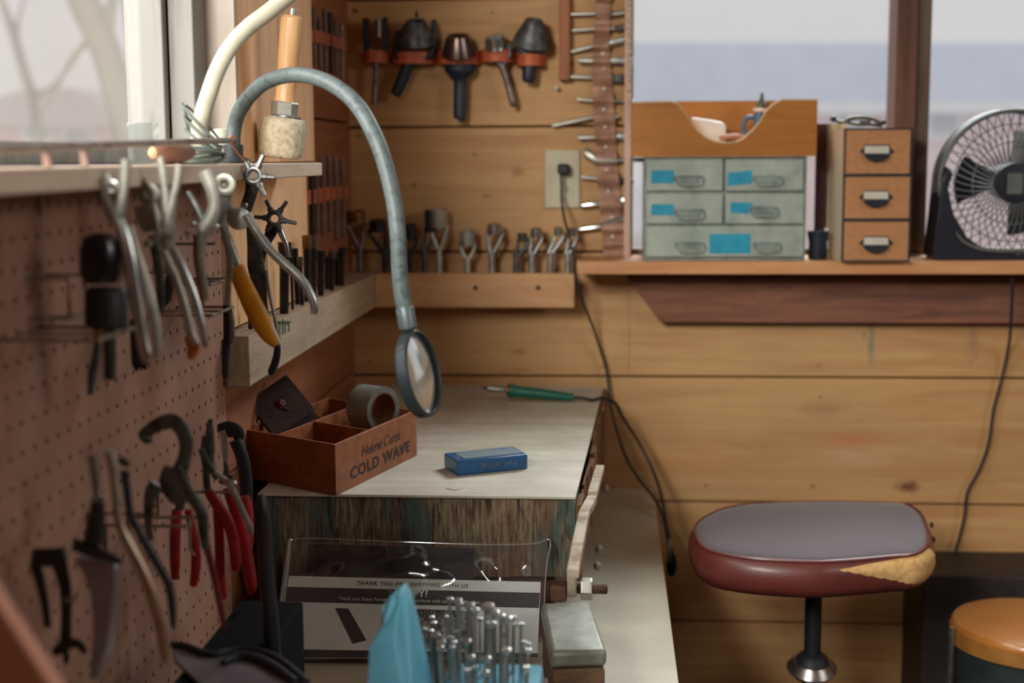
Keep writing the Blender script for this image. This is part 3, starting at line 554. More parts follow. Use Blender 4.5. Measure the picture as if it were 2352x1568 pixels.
def peg_hook(px, py, px2, py2, x, label):
    y = dy(px2, x); a_ = P(px2, py2, Y=y)
    one('pegboard_hook', MB().tube([(PX+.0008, y, a_.z), (x-.004, y, a_.z), (x, y, a_.z+.002)], .0017, 8, smooth=3).tube([(PX+.0015, y, a_.z), (PX+.0015, y, a_.z-.03)], .0015, 8), m_wire, label, 'hook', 'wire hooks in the pegboard')
peg_hook(372, 1210, 402, 1208, -.405, 'wire hook with a bright tip left of the red handles')
peg_hook(400, 1187, 436, 1188, -.41, 'wire hook with a long drop wire, in front of the leftmost red handles')
peg_hook(486, 1130, 508, 1130, -.405, 'small wire hook between the red handles')
peg_hook(320, 1180, 330, 1180, -.42, 'short wire hook behind the bent shears')
peg_hook(250, 400, 262, 412, -.42, 'wire hook inside the fork of the leftmost pliers')
peg_hook(330, 395, 335, 400, -.44, 'wire hook above the round-nosed setter pliers')
peg_hook(480, 640, 490, 560, -.43, 'wire hook behind the large pale pliers')
t = Thing('drop_wire', 'thin bent wire hanging from a hook by the red handles', 'wire'); y = dy(437, -.41)
t.part('drop_wire', MB().tube([P(437, 1192, Y=y), P(436, 1240, Y=y), P(438, 1262, Y=y), P(446, 1276, Y=y)], .0016, 8, smooth=4), m_wire); t.done()
RS = 1.0
# ------------------------------------------------------------------ tool racks
m_rack = wood('grey_rack_wood', S(186, 166, 140), S(146, 122, 98), 'Y', 6, .75, grime=(S(190, 174, 150), .4), bump=.5)
YF = 2.72; RZB = P(1100, 706, Y=YF).z; RX = P(860, 660, Y=YF).x
ys = P(572, 800, X=RX).y
rxe = P(1319, 660, Y=YF).x
t = Thing('tool_rack', 'orange wooden tool rack rail on the back wall with two screw holes', 'rack')
t.part('rail', MB().box(RX+.0005, rxe, YF, YF+.022, RZB, RZ), m_plain, bevel=.0012)
t.part('shelf', MB().box(RX+.0005, rxe-.002, YF+.0225, YB-.0005, RZ-.028, RZ-.02), m_plain)
for x in (1092, 1236): t.part('screw', MB().lathe([(0, 0), (.0042, 0), (.005, .0015), (0, .0015)], P(x, 661, Y=YF-.001), (0, 1, 0), 14), m_dark)
t.done()
t = Thing('tool_rack', 'rough greyish wooden rack beam on the left wall holding black punches', 'rack')
t.part('beam', MB().box(XL+.001, RX, ys, YB-.001, RZB, RZ-.001), m_rack, bevel=.0015)
t.part('end_block', MB().box(XL+.001, RX-.028, ys-.012, ys-.0005, RZB+.002, RZ-.004), m_brown)
mb = MB(); ya = P(632, 745, X=RX+.001).y; mt = mat('green_wire', S(92, 128, 110), rough=.4, metal=.5)
for a_, b_ in (((636, 738), (668, 738)), ((640, 741), (666, 741)), ((650, 732), (650, 768)), ((643, 742), (643, 768)), ((664, 742), (664, 762)), ((655, 742), (655, 765))): mb.tube([P(*a_, X=RX+.0012), P(*b_, X=RX+.0012)], .0008, 6)
t.part('staple', mb, mt); t.done()

# rods standing in the left rack
def rod(px, top, bot, r, xw, name, label, m=m_dark, cap=None, fork=False, group='black punches standing in the left rack', lean=0):
    Y = P(px, bot, X=xw).y
    t = Thing(name, label, 'punch', group); zt = P(px+lean, top, Y=Y); zb2 = P(px, bot, Y=Y); zb2.z = max(zb2.z, RZ-.0005); rr = r*Y/FPX
    b = V((xw, Y, RZ)); tp = V((xw+(zt.x-zb2.x), Y, zt.z))
    t.part('shank', MB().tube([b, b+(tp-b)*.8], [rr*.8, rr*.9], 10), m)
    t.part('tip', MB().tube([b+(tp-b)*.8, tp], [rr*1.15, rr*1.25], 10), m if not cap else cap); t.done()
m_blk2 = mat('black_tool_steel', S(48, 48, 52), S(28, 28, 32), .4, .5, scale=50)
for i, (px, top, bot, r, xw, lean, lab, cp) in enumerate((
    (652, 556, 706, 13, -.468, 2, 'thick black tube punch with a ringed collar, nearest in the left rack', m_blk2), (672, 590, 702, 4, -.466, -4, 'thin steel rod leaning beside the thick black tube punch', None),
    (684, 570, 700, 7, -.475, -8, 'short black punch with a flat cap, behind the thin leaning rod', m_blk2), (694, 590, 696, 6, -.466, -6, 'grey-topped punch just left of the tall pair in the left rack', m_iron),
    (706, 540, 690, 9, -.47, -2, 'tall brown-glinting punch, left one of the tall pair in the left rack', m_brs), (720, 542, 686, 8, -.475, 0, 'tall dark punch, right one of the tall pair in the left rack', m_iron),
    (737, 576, 680, 9, -.468, 0, 'black oblong punch with a slanted top, right of the tall pair', m_blk2), (752, 590, 674, 6, -.48, 0, 'short black punch squeezed beside the slanted one', m_blk2),
    (762, 575, 670, 7, -.468, 1, 'grey square-topped punch, third from the corner end of the left rack', m_iron), (774, 580, 664, 6, -.478, 0, 'slim dark punch, second from the corner end of the left rack', m_iron),
    (785, 568, 660, 7, -.468, 1, 'dark punch nearest the corner end of the left rack', m_blk2), (576, 640, 760, 7, -.468, -4, 'black handle half hidden behind the yellow grip', m_blk2), (590, 690, 750, 6, -.47, 2, 'dark red-black peg at the near end of the left rack', None))):
    rod(px, top, bot, r, xw, 'standing_punch', lab, m_blk2, cp, lean=lean)
# leather straps on the left wall, with rods
def wall_strap(name_label, pts, xw, h, tools, grp, lab):
    """pts: strap centre line in px on plane X=xw; tools: (px, top, bottom, r, material)"""
    L = [P(x, y, X=xw) for x, y in pts]; n = 26; vs = []; fs = []
    for i in range(n+1):
        f = i/n*(len(L)-1); k = min(int(f), len(L)-2); c = L[k].lerp(L[k+1], f-k); hh = h/2
        off = .0045*abs(math.sin(math.pi*i/n*len(tools)))
        for z in (-hh, hh):
            for d in (0, .0018): vs.append(c+V((off+d+.0005, 0, z)))
    for i in range(n):
        a_, b_ = i*4, (i+1)*4; fs += [(a_+1, b_+1, b_+3, a_+3), (a_, a_+2, b_+2, b_), (a_, b_, b_+1, a_+1), (a_+2, a_+3, b_+3, b_+2)]
    fs += [(0, 1, 3, 2), (n*4, n*4+2, n*4+3, n*4+1)]
    one('leather_strap', MB().add(vs, fs), m_strap, name_label, 'strap')
    for i, (px, top, bot, r, m) in enumerate(tools):
        c = P(px, (top+bot)/2, X=xw+.004); Y = c.y; a_, b_ = P(px-2, top, Y=Y), P(px+2, bot, Y=Y); a_.x = b_.x = xw+.0035; rr = r*Y/FPX
        one('drive_punch', MB().tube([a_, a_.lerp(b_, .12), a_.lerp(b_, .3), b_.lerp(a_, .1), b_], [rr*.8, rr, rr*.75, rr*.8, rr*.7], 10), m, lab % ORD[i], 'punch', grp)
ORD = ['first', 'second', 'third', 'fourth', 'fifth', 'sixth', 'seventh', 'eighth', 'ninth', 'tenth', 'eleventh', 'twelfth', 'thirteenth', 'fourteenth', 'fifteenth', 'sixteenth']
m_rodg = mat('grey_rod', S(140, 124, 118), S(90, 80, 80), .4, .6, scale=50)
wall_strap('orange leather strap nailed across the upper left wall near the corner', [(714, 82), (752, 92), (796, 108)], XL, .022, [(722, 18, 150, 6, m_rodg), (735, 42, 158, 5, m_rodg), (748, 20, 165, 5, m_rodg), (760, 28, 170, 6, m_dark), (773, 45, 172, 5, m_rodg), (787, 58, 188, 5, m_chrome)], 'slim punches in the upper left strap', 'slim steel punch in the upper left wall strap, %s from the post')
wall_strap('orange leather strap on the left wall, level with the bottom of the window shelf', [(693, 455), (740, 446), (798, 440)], XL, .024, [(716, 372, 545, 7, m_dark), (728, 376, 536, 7, m_rodg), (741, 364, 538, 7, m_rodg), (757, 358, 530, 7, m_rodg), (772, 360, 552, 7, m_rodg), (788, 366, 545, 7, m_rodg)], 'slim punches in the lower left strap', 'slim grey punch in the lower left wall strap, %s from the post')

# ------------------------------------------------------------------ back wall: large punches in leather loops
def loop(px0, px1, py, h, label, dep=.044):
    Y = YB; a_, b_ = P(px0, py, Y=Y), P(px1, py, Y=Y); rx = (b_.x-a_.x)/2; cx, cz = (a_.x+b_.x)/2, (a_.z+b_.z)/2; hh = h*Y/FPX/2; mb = MB(); n = 22; vs = []; fs = []
    for i in range(n+1):
        an = math.pi*i/n
        for rr in (0, -.0022):
            x, y = cx-(rx+rr)*math.cos(an)*(1 if 0 < i < n else 1.1), Y-.0008-(dep+rr)*math.sin(an)**.8
            vs += [(x, y, cz-hh), (x, y, cz+hh)]
    for i in range(n):
        a, b = i*4, (i+1)*4; fs += [(a, b, b+1, a+1), (a+2, a+3, b+3, b+2), (a+1, b+1, b+3, a+3), (a, a+2, b+2, b)]
    one('leather_loop', mb.add(vs, fs), m_strap, label, 'loop', 'leather tool loops on the back wall')
Yp = 2.775
loop(835, 897, 133, 26, 'leather loop holding the square two-pronged punch, nearest the corner')
loop(903, 1001, 136, 26, 'leather loop holding the tilted bell-shaped punch, second from the corner')
loop(1006, 1104, 134, 30, 'wide middle leather loop holding the polished cone punch', .042)
loop(1107, 1183, 130, 28, 'leather loop holding the small bright punch, fourth from the corner')
loop(1189, 1253, 140, 26, 'leather loop under the tall hollow cone punch, farthest right')
Yt = 2.77
t = Thing('strap_end_punch', 'dark square two-pronged punch in the leather loop nearest the corner', 'punch', 'big punches in leather loops')
a_, b_ = P(834, 42, Yt), P(849, 118, Yt); c_, d_ = P(880, 40, Yt), P(891, 115, Yt); e_, f_ = P(860, 46, Yt), P(878, 86, Yt)
t.part('head', MB().box(a_.x, b_.x, Yt-.008, Yt+.01, b_.z, a_.z).box(c_.x, d_.x, Yt-.008, Yt+.01, d_.z, c_.z), m_dark, bevel=.001)
t.part('tube', MB().pipe((f_.x-e_.x)/2, (f_.x-e_.x)/2*.7, e_.z-f_.z, ((e_.x+f_.x)/2, Yt, f_.z), (0, 0, 1)), m_rodg)
mb = MB(); T(mb, Yt, [(845, 112, 8), (862, 128, 10), (884, 112, 8)], .8); T(mb, Yt, [(862, 130, 8), (863, 170, 6), (859, 240, 7)]); t.part('handle', mb, m_rodg); t.done()
def cone(mb, x0, y0, x1, y1, r0, r1, Y, wall=.75, n=28):
    a_, b_ = P(x0, y0, Y), P(x1, y1, Y); h = (b_-a_).length; k = Y/FPX; R0, R1 = r0*k, r1*k; ax = (a_-b_)+V((0, -.35*h, 0))
    return mb.lathe([(R1*.8, 0), (R1, .002), (R1*.93, h*.3), ((R0+R1)/2, h*.6), (R0, h), (R0*wall, h), (R0*wall*.9, h*.55), (0, h*.5)], b_+V((0, .01, 0)), ax, n)
t = Thing('bell_punch', 'large tilted bell-shaped punch with a knob, second from the corner', 'punch', 'big punches in leather loops')
mb = MB(); cone(mb, 955, 45, 940+15, 100, 22, 46, Yt-.01); t.part('head', mb, m_iron)
mb = MB(); T(mb, Yt, [(915, 70, 7), (908, 100, 8), (912, 128, 8), (935, 146, 10)]); T(mb, Yt, [(996, 45, 6), (998, 90, 8), (990, 125, 8), (950, 146, 10)]); t.part('fork', mb, m_dark)
mb = MB(); T(mb, Yt, [(942, 140, 14), (925, 180, 14), (910, 214, 13), (907, 220, 8)], 1, 14); t.part('handle', mb, m_navy)
mb = MB(); T(mb, Yt-.02, [(957, 26, 4), (957, 40, 4)]); t.part('knob', mb, m_dark); t.done()
t = Thing('cone_punch', 'polished brown cone punch on a navy handle in the wide middle loop', 'punch', 'big punches in leather loops')
mb = MB(); cone(mb, 1053, 80, 1053, 128, 26, 40, Yt-.012); t.part('head', mb, mat('browned_steel', S(120, 104, 96), S(80, 66, 62), .28, .9, scale=20))
mb = MB(); T(mb, Yt, [(1056, 150, 36), (1056, 165, 34), (1056, 178, 22), (1057, 190, 15), (1056, 262, 15), (1054, 276, 12)], .55, 16); t.part('handle', mb, m_navy); t.done()
t = Thing('small_round_punch', 'small bright punch with white glints on a slim steel handle, fourth from the corner', 'punch', 'big punches in leather loops')
mb = MB(); cone(mb, 1136, 82, 1139, 112, 22, 25, Yt-.014, .85); t.part('head', mb, m_chrome)
mb = MB(); T(mb, Yt, [(1122, 108, 5), (1130, 130, 6), (1150, 150, 8)]); T(mb, Yt, [(1168, 100, 6), (1172, 125, 6), (1155, 150, 8)]); t.part('fork', mb, m_iron)
mb = MB(); T(mb, Yt, [(1152, 148, 9), (1166, 190, 8), (1178, 236, 8), (1180, 240, 5)]); t.part('handle', mb, m_rodg); t.done()
t = Thing('hollow_cone_punch', 'tall grey hollow cone punch with a dark open mouth, farthest right of the big punches', 'punch', 'big punches in leather loops')
mb = MB(); cone(mb, 1228, 42, 1219, 105, 19, 44, Yt-.01, .8); t.part('head', mb, m_iron)
mb = MB(); T(mb, Yt, [(1182, 92, 8), (1192, 112, 8), (1215, 128, 9)]); T(mb, Yt, [(1258, 90, 8), (1250, 112, 8), (1225, 128, 9)]); t.part('fork', mb, m_iron)
mb = MB(); T(mb, Yt, [(1216, 125, 16), (1214, 180, 15), (1213, 190, 10)], 1, 14); t.part('handle', mb, m_navy); t.done()

# punches standing in the back rack
def fork_punch(x, top, hw, hh, bot, bx, label, m=m_steel, hm=None, spread=None, Y=2.758, tilt=0):
    t = Thing('oblong_punch', label, 'punch', 'punches standing in the back rack'); k = Y/FPX; a_ = P(x, top, Y); sp = spread or hw*.95; zb3 = RZ-.019; mid = top+hh+(bot-top-hh)*.5
    hw *= 1.12; mb = MB().pipe(hw*k, hw*k*.78, hh*k, (a_.x, Y, a_.z-hh*k), (tilt, -.12, 1), 18)
    t.part('cutting_tube', mb, hm or m)
    mb = MB(); T(mb, Y, [(x-sp, top+hh*.8, 3), (x-sp*1.05, top+hh+8, 4), (bx-4, mid, 6)], .9); T(mb, Y, [(x+sp, top+hh*.8, 3), (x+sp*1.05, top+hh+8, 4), (bx+4, mid, 6)], .9); t.part('fork', mb, m)
    c = P(bx, mid-3, Y); d = V((c.x, Y, zb3)); t.part('shank', MB().tube([c, d], [7*k, 8*k], 12), m); t.done()
for a in ((818, 484, 19, 24, 625, 826, 'punch with a brass-coloured round top, nearest the corner in the back rack', m_rodg, m_brs), (868, 505, 18, 26, 625, 884, 'dark blocky punch, second from the corner, left of the lamp neck', m_dark, m_dark),
          (942, 515, 14, 34, 625, 940, 'dark punch almost hidden behind the lamp neck', m_dark, m_dark), (988, 482, 11, 50, 625, 975, 'dark shaded tall punch right of the lamp neck', m_iron, m_dark),
          (1008, 480, 18, 40, 625, 1008, 'tallest pale fork punch, right of the lamp neck', m_satin, m_satin), (1074, 530, 16, 32, 625, 1074, 'blunt square-shouldered punch in the middle of the back rack', m_satin, m_satin),
          (1136, 515, 16, 22, 625, 1130, 'punch with a wide open wishbone fork, above the first screw hole', m_steel, m_chrome), (1200, 536, 10, 18, 625, 1186, 'small dark bent punch, left of the plug cord', m_iron, m_iron),
          (1232, 524, 12, 20, 625, 1222, 'bright-topped wishbone punch above the second screw hole', m_steel, m_chrome), (1283, 522, 9, 18, 625, 1264, 'slim bright punch leaning right, second from the right end of the back rack', m_steel, m_chrome), (1315, 524, 9, 18, 625, 1304, 'slim bright punch touching the black cord, right end of the back rack', m_steel, m_chrome)):
    fork_punch(a[0], a[1], a[2], a[3], a[4], a[5], a[6], a[7], a[8])

# vertical strap with small horizontal tools beside the window
m_vst = mat('worn_tan_leather', S(192, 154, 132), S(150, 108, 88), .65, 0, scale=26, bump=.3)
SP = [(1387, -30, 17), (1384, 60, 17), (1380, 100, 18), (1382, 140, 20), (1383, 190, 23), (1387, 250, 24), (1390, 310, 24), (1394, 370, 24), (1398, 430, 25), (1403, 480, 25), (1409, 530, 26), (1413, 588, 26)]
ys_ = [-5, 32, 68, 108, 142, 178, 230, 274, 316, 362, 408, 470, 524, 560, 592]; vs = []; fs = []; N = 110; Yv = YB
for i in range(N+1):
    y = -30+i/N*618; j = max(0, min(len(SP)-2, [k for k in range(len(SP)-1) if SP[k][1] <= y][-1] if y > -30 else 0)); f = (y-SP[j][1])/(SP[j+1][1]-SP[j][1]); cx = SP[j][0]+(SP[j+1][0]-SP[j][0])*f; hw = SP[j][2]+(SP[j+1][2]-SP[j][2])*f
    q = [k for k in range(len(ys_)-1) if ys_[k] <= y]; k = q[-1] if q else 0; ph = (y-ys_[k])/(ys_[k+1]-ys_[k]); off = .004+.020*(math.cos(math.pi*2*ph)*.5+.5)
    for sx_ in (-1, 1):
        for d in (0, .002): p = P(cx+sx_*hw, y, Y=Yv); vs.append((p.x, Yv-off+d*(1 if d else 0), p.z))
for i in range(N):
    a, b = i*4, (i+1)*4; fs += [(a, a+2, b+2, b), (a+1, b+1, b+3, a+3), (a, b, b+1, a+1), (a+2, a+3, b+3, b+2)]
fs += [(0, 1, 3, 2), (N*4, N*4+2, N*4+3, N*4+1)]
t = Thing('leather_tool_strap', 'long vertical tan leather strap with bulging loops beside the back window', 'strap')
t.part('strap', MB().add(vs, fs), m_vst)
mb = MB()
for y_, x_ in ((124, 1386), (158, 1388), (204, 1389), (252, 1388), (292, 1391), (338, 1393), (390, 1394), (440, 1398), (500, 1405), (544, 1408), (584, 1412)): mb.lathe([(0, 0), (.004, .0004), (.003, .002), (0, .0026)], P(x_, y_, Y=YB-.0045), (0, -1, 0), 12)
t.part('rivet', mb, m_satin); t.done()
Ys = 2.786
LT = [((1312, 33), (1372, 31), 4, (1405, 33), (1440, 28), 6, 'round'), ((1315, 70), (1372, 66), 4, (1412, 66), (1444, 60), 8, 'two'), ((1312, 118), (1372, 104), 4.5, (1400, 98), (1436, 90), 7, 'plate'), ((1328, 139), (1370, 140), 7, (1398, 140), (1446, 141), 8, 'fork'),
      ((1297, 176), (1357, 178), 4.5, (1406, 181), (1434, 182), 11, 'two'), ((1326, 228), (1360, 231), 4.5, (1412, 232), (1456, 234), 4, 'round'), ((1268, 288), (1358, 270), 5, (1412, 268), (1420, 268), 5, 'round'), ((1328, 316), (1362, 315), 6, (1416, 314), (1442, 314), 9, 'plate'),
      ((1342, 350), (1368, 366), 12, (1418, 368), (1482, 367), 5, 'round'), ((1334, 406), (1362, 409), 5, (1422, 415), (1455, 417), 6, 'dark'), ((1333, 472), (1372, 468), 7, (1424, 462), (1446, 460), 12, 'plate'), ((1328, 527), (1384, 519), 7, (1430, 500), (1446, 520), 9, 'two')]
LB = ['plain rounded end', 'small two-pin end', 'flat bright blade', 'comb-toothed fork end', 'two-hole plate end', 'thin rod end']
for i, (a, b, r, c, d, r2, kind) in enumerate(LT):
    nm = {'round': 'slim rod stylus', 'two': 'two-pin stamp', 'plate': 'flat-bladed tool', 'fork': 'comb-toothed fork stamp', 'dark': 'dark blunt-ended stamp'}[kind]
    t = Thing('strap_stamp', '%s lying across the vertical leather strap, %s from the top' % (nm, ORD[i]), 'leather tool', 'small tools across the vertical strap'); hm = m_dark if kind == 'dark' else (m_steel if i < 10 else m_chrome)
    mb = MB(); T(mb, Ys, [(a[0], a[1], r*.8), (a[0]+4, a[1], r), (b[0], b[1], r), (c[0], c[1], r*.8)], 1, 10, smooth=0); t.part('shaft', mb, m_chrome if i > 9 else m_satin)
    mb = MB()
    if kind in ('round', 'dark'): T(mb, Ys, [(c[0], c[1], r2), (d[0], d[1], r2)], 1, 10)
    elif kind == 'fork':
        T(mb, Ys, [(c[0], c[1], 6), (c[0]+14, c[1], r2), (d[0]-6, d[1], r2+1)], .5, 8)
        for q in (-7, -2.5, 2.5, 7): T(mb, Ys, [(d[0]-8, d[1]+q, 1.6), (d[0]+8, d[1]+q, 1.2)], 1, 6)
    elif kind == 'plate': T(mb, Ys, [(c[0], c[1], r2*.6), (c[0]+6, c[1], r2), (d[0], d[1], r2*1.1)], .3, 8)
    else:
        T(mb, Ys, [(c[0], c[1], r2*.8), (d[0], d[1], r2)], .4, 8); D(mb, Ys-.004, d[0]-6, d[1]-5, 4, .008, 12); D(mb, Ys-.004, d[0]-6, d[1]+5, 4, .008, 12)
    t.part('head', mb, hm if kind != 'two' else m_iron); t.done()
mb = MB(); mb.lathe([(0, 0), (.002, 0), (.002, .012), (.0045, .013), (.003, .016), (0, .0165)], P(1280, 203, Y=YB-.0005), (0, -1, 0), 12); one('wall_screw', mb, m_satin, 'lone round-headed screw in the back wall below the batten', 'screw')
one('tape_measure_strip', MB().box(P(1441, 300, Y=2.774).x, P(1449, 300, Y=2.774).x, 2.7725, 2.7745, P(1445, 250, Y=2.774).z, 2.0), mat('ruler_strip', S(206, 186, 166), S(120, 100, 88), .5, scale=260, stretch=(.1, .1, 1), lo=.5, hi=.55), 'narrow ruler strip with tick marks along the left edge of the back window', 'ruler')

# ------------------------------------------------------------------ outlet, plug and cords
t = Thing('wall_outlet', 'beige outlet plate on the back wall beside the vertical leather strap', 'outlet'); m_pl = mat('beige_plate', S(192, 184, 156), S(180, 172, 146), .45, scale=10)
a_, b_ = P(1251, 344, Y=2.795), P(1332, 478, Y=2.795); t.part('plate', MB().box(a_.x, b_.x, 2.794, 2.7995, b_.z, a_.z), m_pl, bevel=.002)
k = t.part('receptacle', MB().lathe([(0, 0), (.0165, 0), (.0165, .002), (0, .002)], P(1297, 438, Y=2.794), (0, -1, 0), 24).lathe([(0, 0), (.0165, 0), (.0165, .002), (0, .002)], P(1293, 386, Y=2.794), (0, -1, 0), 24), m_pl)
c = P(1298, 436, Y=2.7918); t.part('slot', MB().box(c.x-.006, c.x-.0045, 2.7912, 2.792, c.z-.003, c.z+.005).box(c.x+.0045, c.x+.006, 2.7912, 2.792, c.z-.003, c.z+.005), m_dark, of=k); t.done()
def cable(name, label, pts, r, m, extra=None, cat='cord'):
    t = Thing(name, label, cat); ps = [P(p[0], p[1], Y=p[2]) for p in pts]; t.part('cable', MB().tube(ps, r, 10, smooth=6), m)
    if extra: extra(t)
    t.done()
m_cord = mat('black_cord', S(36, 38, 44), rough=.5)
def plug(t):
    a_, b_ = P(1280, 376, Y=2.76), P(1306, 400, Y=2.76); t.part('plug', MB().box(a_.x, b_.x, 2.765, 2.7915, b_.z, a_.z), m_black, bevel=.004)
cable('plug_cord', 'black cord dropping from the outlet past the racks and behind the workbench block', [(1288, 398, 2.772), (1290, 430, 2.77), (1290, 455, 2.77), (1296, 500, 2.73), (1308, 545, 2.705), (1317, 590, 2.70), (1321, 630, 2.70), (1338, 690, 2.71), (1362, 750, 2.76), (1378, 800, 2.78), (1392, 845, 2.785), (1398, 890, 2.78), (1403, 935, 2.77), (1416, 985, 2.76), (1438, 1050, 2.72), (1468, 1100, 2.66), (1500, 1140, 2.6), (1520, 1180, 2.55), (1532, 1230, 2.5), (1540, 1300, 2.48)], .0026, m_cord, plug)
cable('fan_cord', 'thin black cord hanging from the fan at the far right of the back wall', [(2326, 640, 2.66), (2322, 740, 2.70), (2316, 800, 2.775), (2298, 880, 2.785), (2282, 940, 2.785), (2270, 1020, 2.785), (2248, 1080, 2.785), (2222, 1130, 2.785), (2214, 1190, 2.785), (2196, 1260, 2.785), (2172, 1318, 2.785)], .0028, m_cord)
# ------------------------------------------------------------------ things on the back window shelf
def px_box(mb, x0, y0, x1, y1, Y, dep): a_, b_ = P(x0, y0, Y), P(x1, y1, Y); return mb.box(a_.x, b_.x, Y, Y+dep, b_.z, a_.z)
m_galv = mat('galvanised_steel', S(168, 178, 166), S(136, 148, 140), .55, .25, scale=22, lo=.35, hi=.7, bump=.15)
m_galvd = mat('galvanised_frame', S(150, 162, 152), S(108, 118, 112), .55, .25, scale=24)
m_blue = mat('blue_tape', S(28, 150, 180), S(22, 136, 168), .6, 0, scale=60)
Yc = 2.675
t = Thing('drawer_cabinet', 'grey galvanised five-drawer cabinet with blue tape labels on the back window shelf', 'cabinet')
x0, x1 = P(1480, 480, Yc).x, P(1851, 480, Yc).x; zt_, zb_ = P(1665, 360, Yc).z, SILLZ+.0005; Wd = .012
mb = MB().box(x0, x1, Yc+.003, Yc+.15, zb_, zt_)
mb.box(x0, x0+.005, Yc-.003, Yc+.003, zb_, zt_).box(x1-.005, x1, Yc-.003, Yc+.003, zb_, zt_)
mb.box(x0+.005, x1-.005, Yc-.003, Yc+.003, zt_-.005, zt_).box(x0+.005, x1-.005, Yc-.003, Yc+.003, zb_, zb_+.003)
t.part('body', mb, m_galvd, bevel=.001)
DW = [(1485, 366, 1660, 438, (1550, 1615, 415), (1496, 391, 1548, 421, 0)), (1667, 366, 1845, 438, (1731, 1796, 415), (1672, 394, 1727, 424, -5)),
      (1485, 445, 1660, 514, (1550, 1617, 492), (1496, 469, 1548, 494, 1)), (1667, 445, 1845, 514, (1722, 1786, 486), (1678, 465, 1728, 490, 2)),
      (1485, 519, 1845, 590, None, (1630, 537, 1723, 582, 0))]
for i, (xa_, ya_, xb2, yb2, h, tp) in enumerate(DW):
    mb = MB(); px_box(mb, xa_, ya_, xb2, yb2, Yc-.005, .007); k = t.part('drawer', mb, m_galv, bevel=.0015)
    for (h0, h1, hy) in ([h] if h else [(1551, 1618, 568), (1731, 1792, 568)]):
        mb = MB(); q = [P(h0, hy-10, Yc-.006), P(h0+1, hy, Yc-.014), P(h0+12, hy+10, Yc-.018), P(h1-10, hy+10, Yc-.018), P(h1, hy, Yc-.014), P(h1-2, hy-10, Yc-.006)]
        mb.tube(q, .0014, 8, smooth=3).tube([P(h0, hy-10, Yc-.0065), P(h1-2, hy-10, Yc-.0065)], .0016, 8); mb.prism([P(h0+6, hy-8, Yc-.0062), P(h1-6, hy-8, Yc-.0062), P(h1-10, hy+6, Yc-.0062), P(h0+10, hy+6, Yc-.0062)], (0, -.001, 0)); t.part('handle', mb, m_galvd, of=k)
    a_, b_ = P(tp[0], tp[1], Yc-.0055), P(tp[2], tp[3], Yc-.0055); sl = .0012*tp[4]
    t.part('tape_label', MB().prism([(a_.x, Yc-.0053, a_.z+sl*.4), (b_.x, Yc-.0053, a_.z-sl*.4), (b_.x, Yc-.0053, b_.z-sl*.4), (a_.x, Yc-.0053, b_.z+sl*.4)], (0, -.0004, 0)), m_blue, of=k, label='blue masking tape label', smooth=0)
t.done()
# wooden tray with the scooped front
Yt2 = 2.66; m_tray = wood('varnished_tray', S(186, 122, 50), S(158, 98, 40), 'X', 7, .35, bump=.1)
t = Thing('scooped_tray', 'varnished orange wooden tray with a scooped front on top of the grey cabinet', 'tray')
top = [(1452, 236), (1540, 233), (1556, 238), (1570, 255), (1585, 275), (1600, 297), (1618, 314), (1640, 324), (1665, 328), (1690, 326), (1708, 318), (1728, 300), (1745, 280), (1760, 255), (1775, 240), (1795, 229), (1878, 229)]
zb_ = zt_+.0005; pf = [P(x, y, Yt2) for x, y in top]; xL, xR = pf[0].x, pf[-1].x
quad = MB()
for a_, b_ in zip(pf, pf[1:]): quad.prism([(a_.x, Yt2, a_.z), (b_.x, Yt2, b_.z), (b_.x, Yt2, zb_), (a_.x, Yt2, zb_)], (0, .009, 0))
t.part('front_panel', quad, m_tray, smooth=0)
mb = MB(); 
for a_, b_ in zip(pf, pf[1:]): mb.prism([(a_.x, Yt2-.0006, a_.z+.0016), (b_.x, Yt2-.0006, b_.z+.0016), (b_.x, Yt2-.0006, b_.z-.0012), (a_.x, Yt2-.0006, a_.z-.0012)], (0, .0102, 0))
t.part('edge_strip', mb, mat('pale_plywood_edge', S(216, 190, 152), S(190, 160, 120), .6), smooth=0, label='pale plywood edge')
zt2 = P(1660, 232, Yt2+.13).z
t.part('back_panel', MB().box(xL, xR, Yt2+.125, Yt2+.134, zb_, zt2), m_tray); t.part('side_panel', MB().box(xL, xL+.008, Yt2+.0095, Yt2+.1245, zb_, pf[0].z), m_tray); t.part('side_panel', MB().box(xR-.008, xR, Yt2+.0095, Yt2+.1245, zb_, pf[-1].z), m_tray)
t.part('base', MB().box(xL+.008, xR-.008, Yt2+.0095, Yt2+.1245, zb_, zb_+.006), m_tray); t.done()
Ty = Yt2+.06
t = Thing('plastic_dish', 'white rounded plastic dish leaning inside the scooped tray', 'dish'); m_wp = mat('white_plastic', S(232, 232, 226), S(220, 220, 214), .35, scale=8)
a_ = [P(x, y, Ty) for x, y in ((1586, 269), (1640, 277), (1660, 281), (1668, 292), (1665, 322), (1600, 322))]; a_[-1].z = a_[-2].z = zb_+.0065
t.part('plastic_dish', MB().prism(a_, (0, .012, 0)), m_wp, bevel=.004); t.done()
t = Thing('airbrush', 'blue-handled spray tool with a white collar and grey nozzle standing in the scooped tray', 'spray tool'); Ya = Ty+.01; m_bp = mat('blue_plastic', S(72, 118, 156), S(58, 100, 140), .35)
mb = MB(); T(mb, Ya, [(1744, 258, 9), (1742, 275, 9), (1737, 300, 7), (1730, 330, 6)]); T(mb, Ya, [(1738, 272, 5), (1722, 269, 5), (1711, 278, 5), (1708, 295, 5), (1712, 318, 5)]); t.part('handle', mb, m_bp)
mb = MB(); mb.lathe([(0, 0), (.0125, 0), (.0125, .006), (0, .006)], P(1745, 256, Ya), (.05, 0, 1), 20); t.part('collar', mb, m_wp)
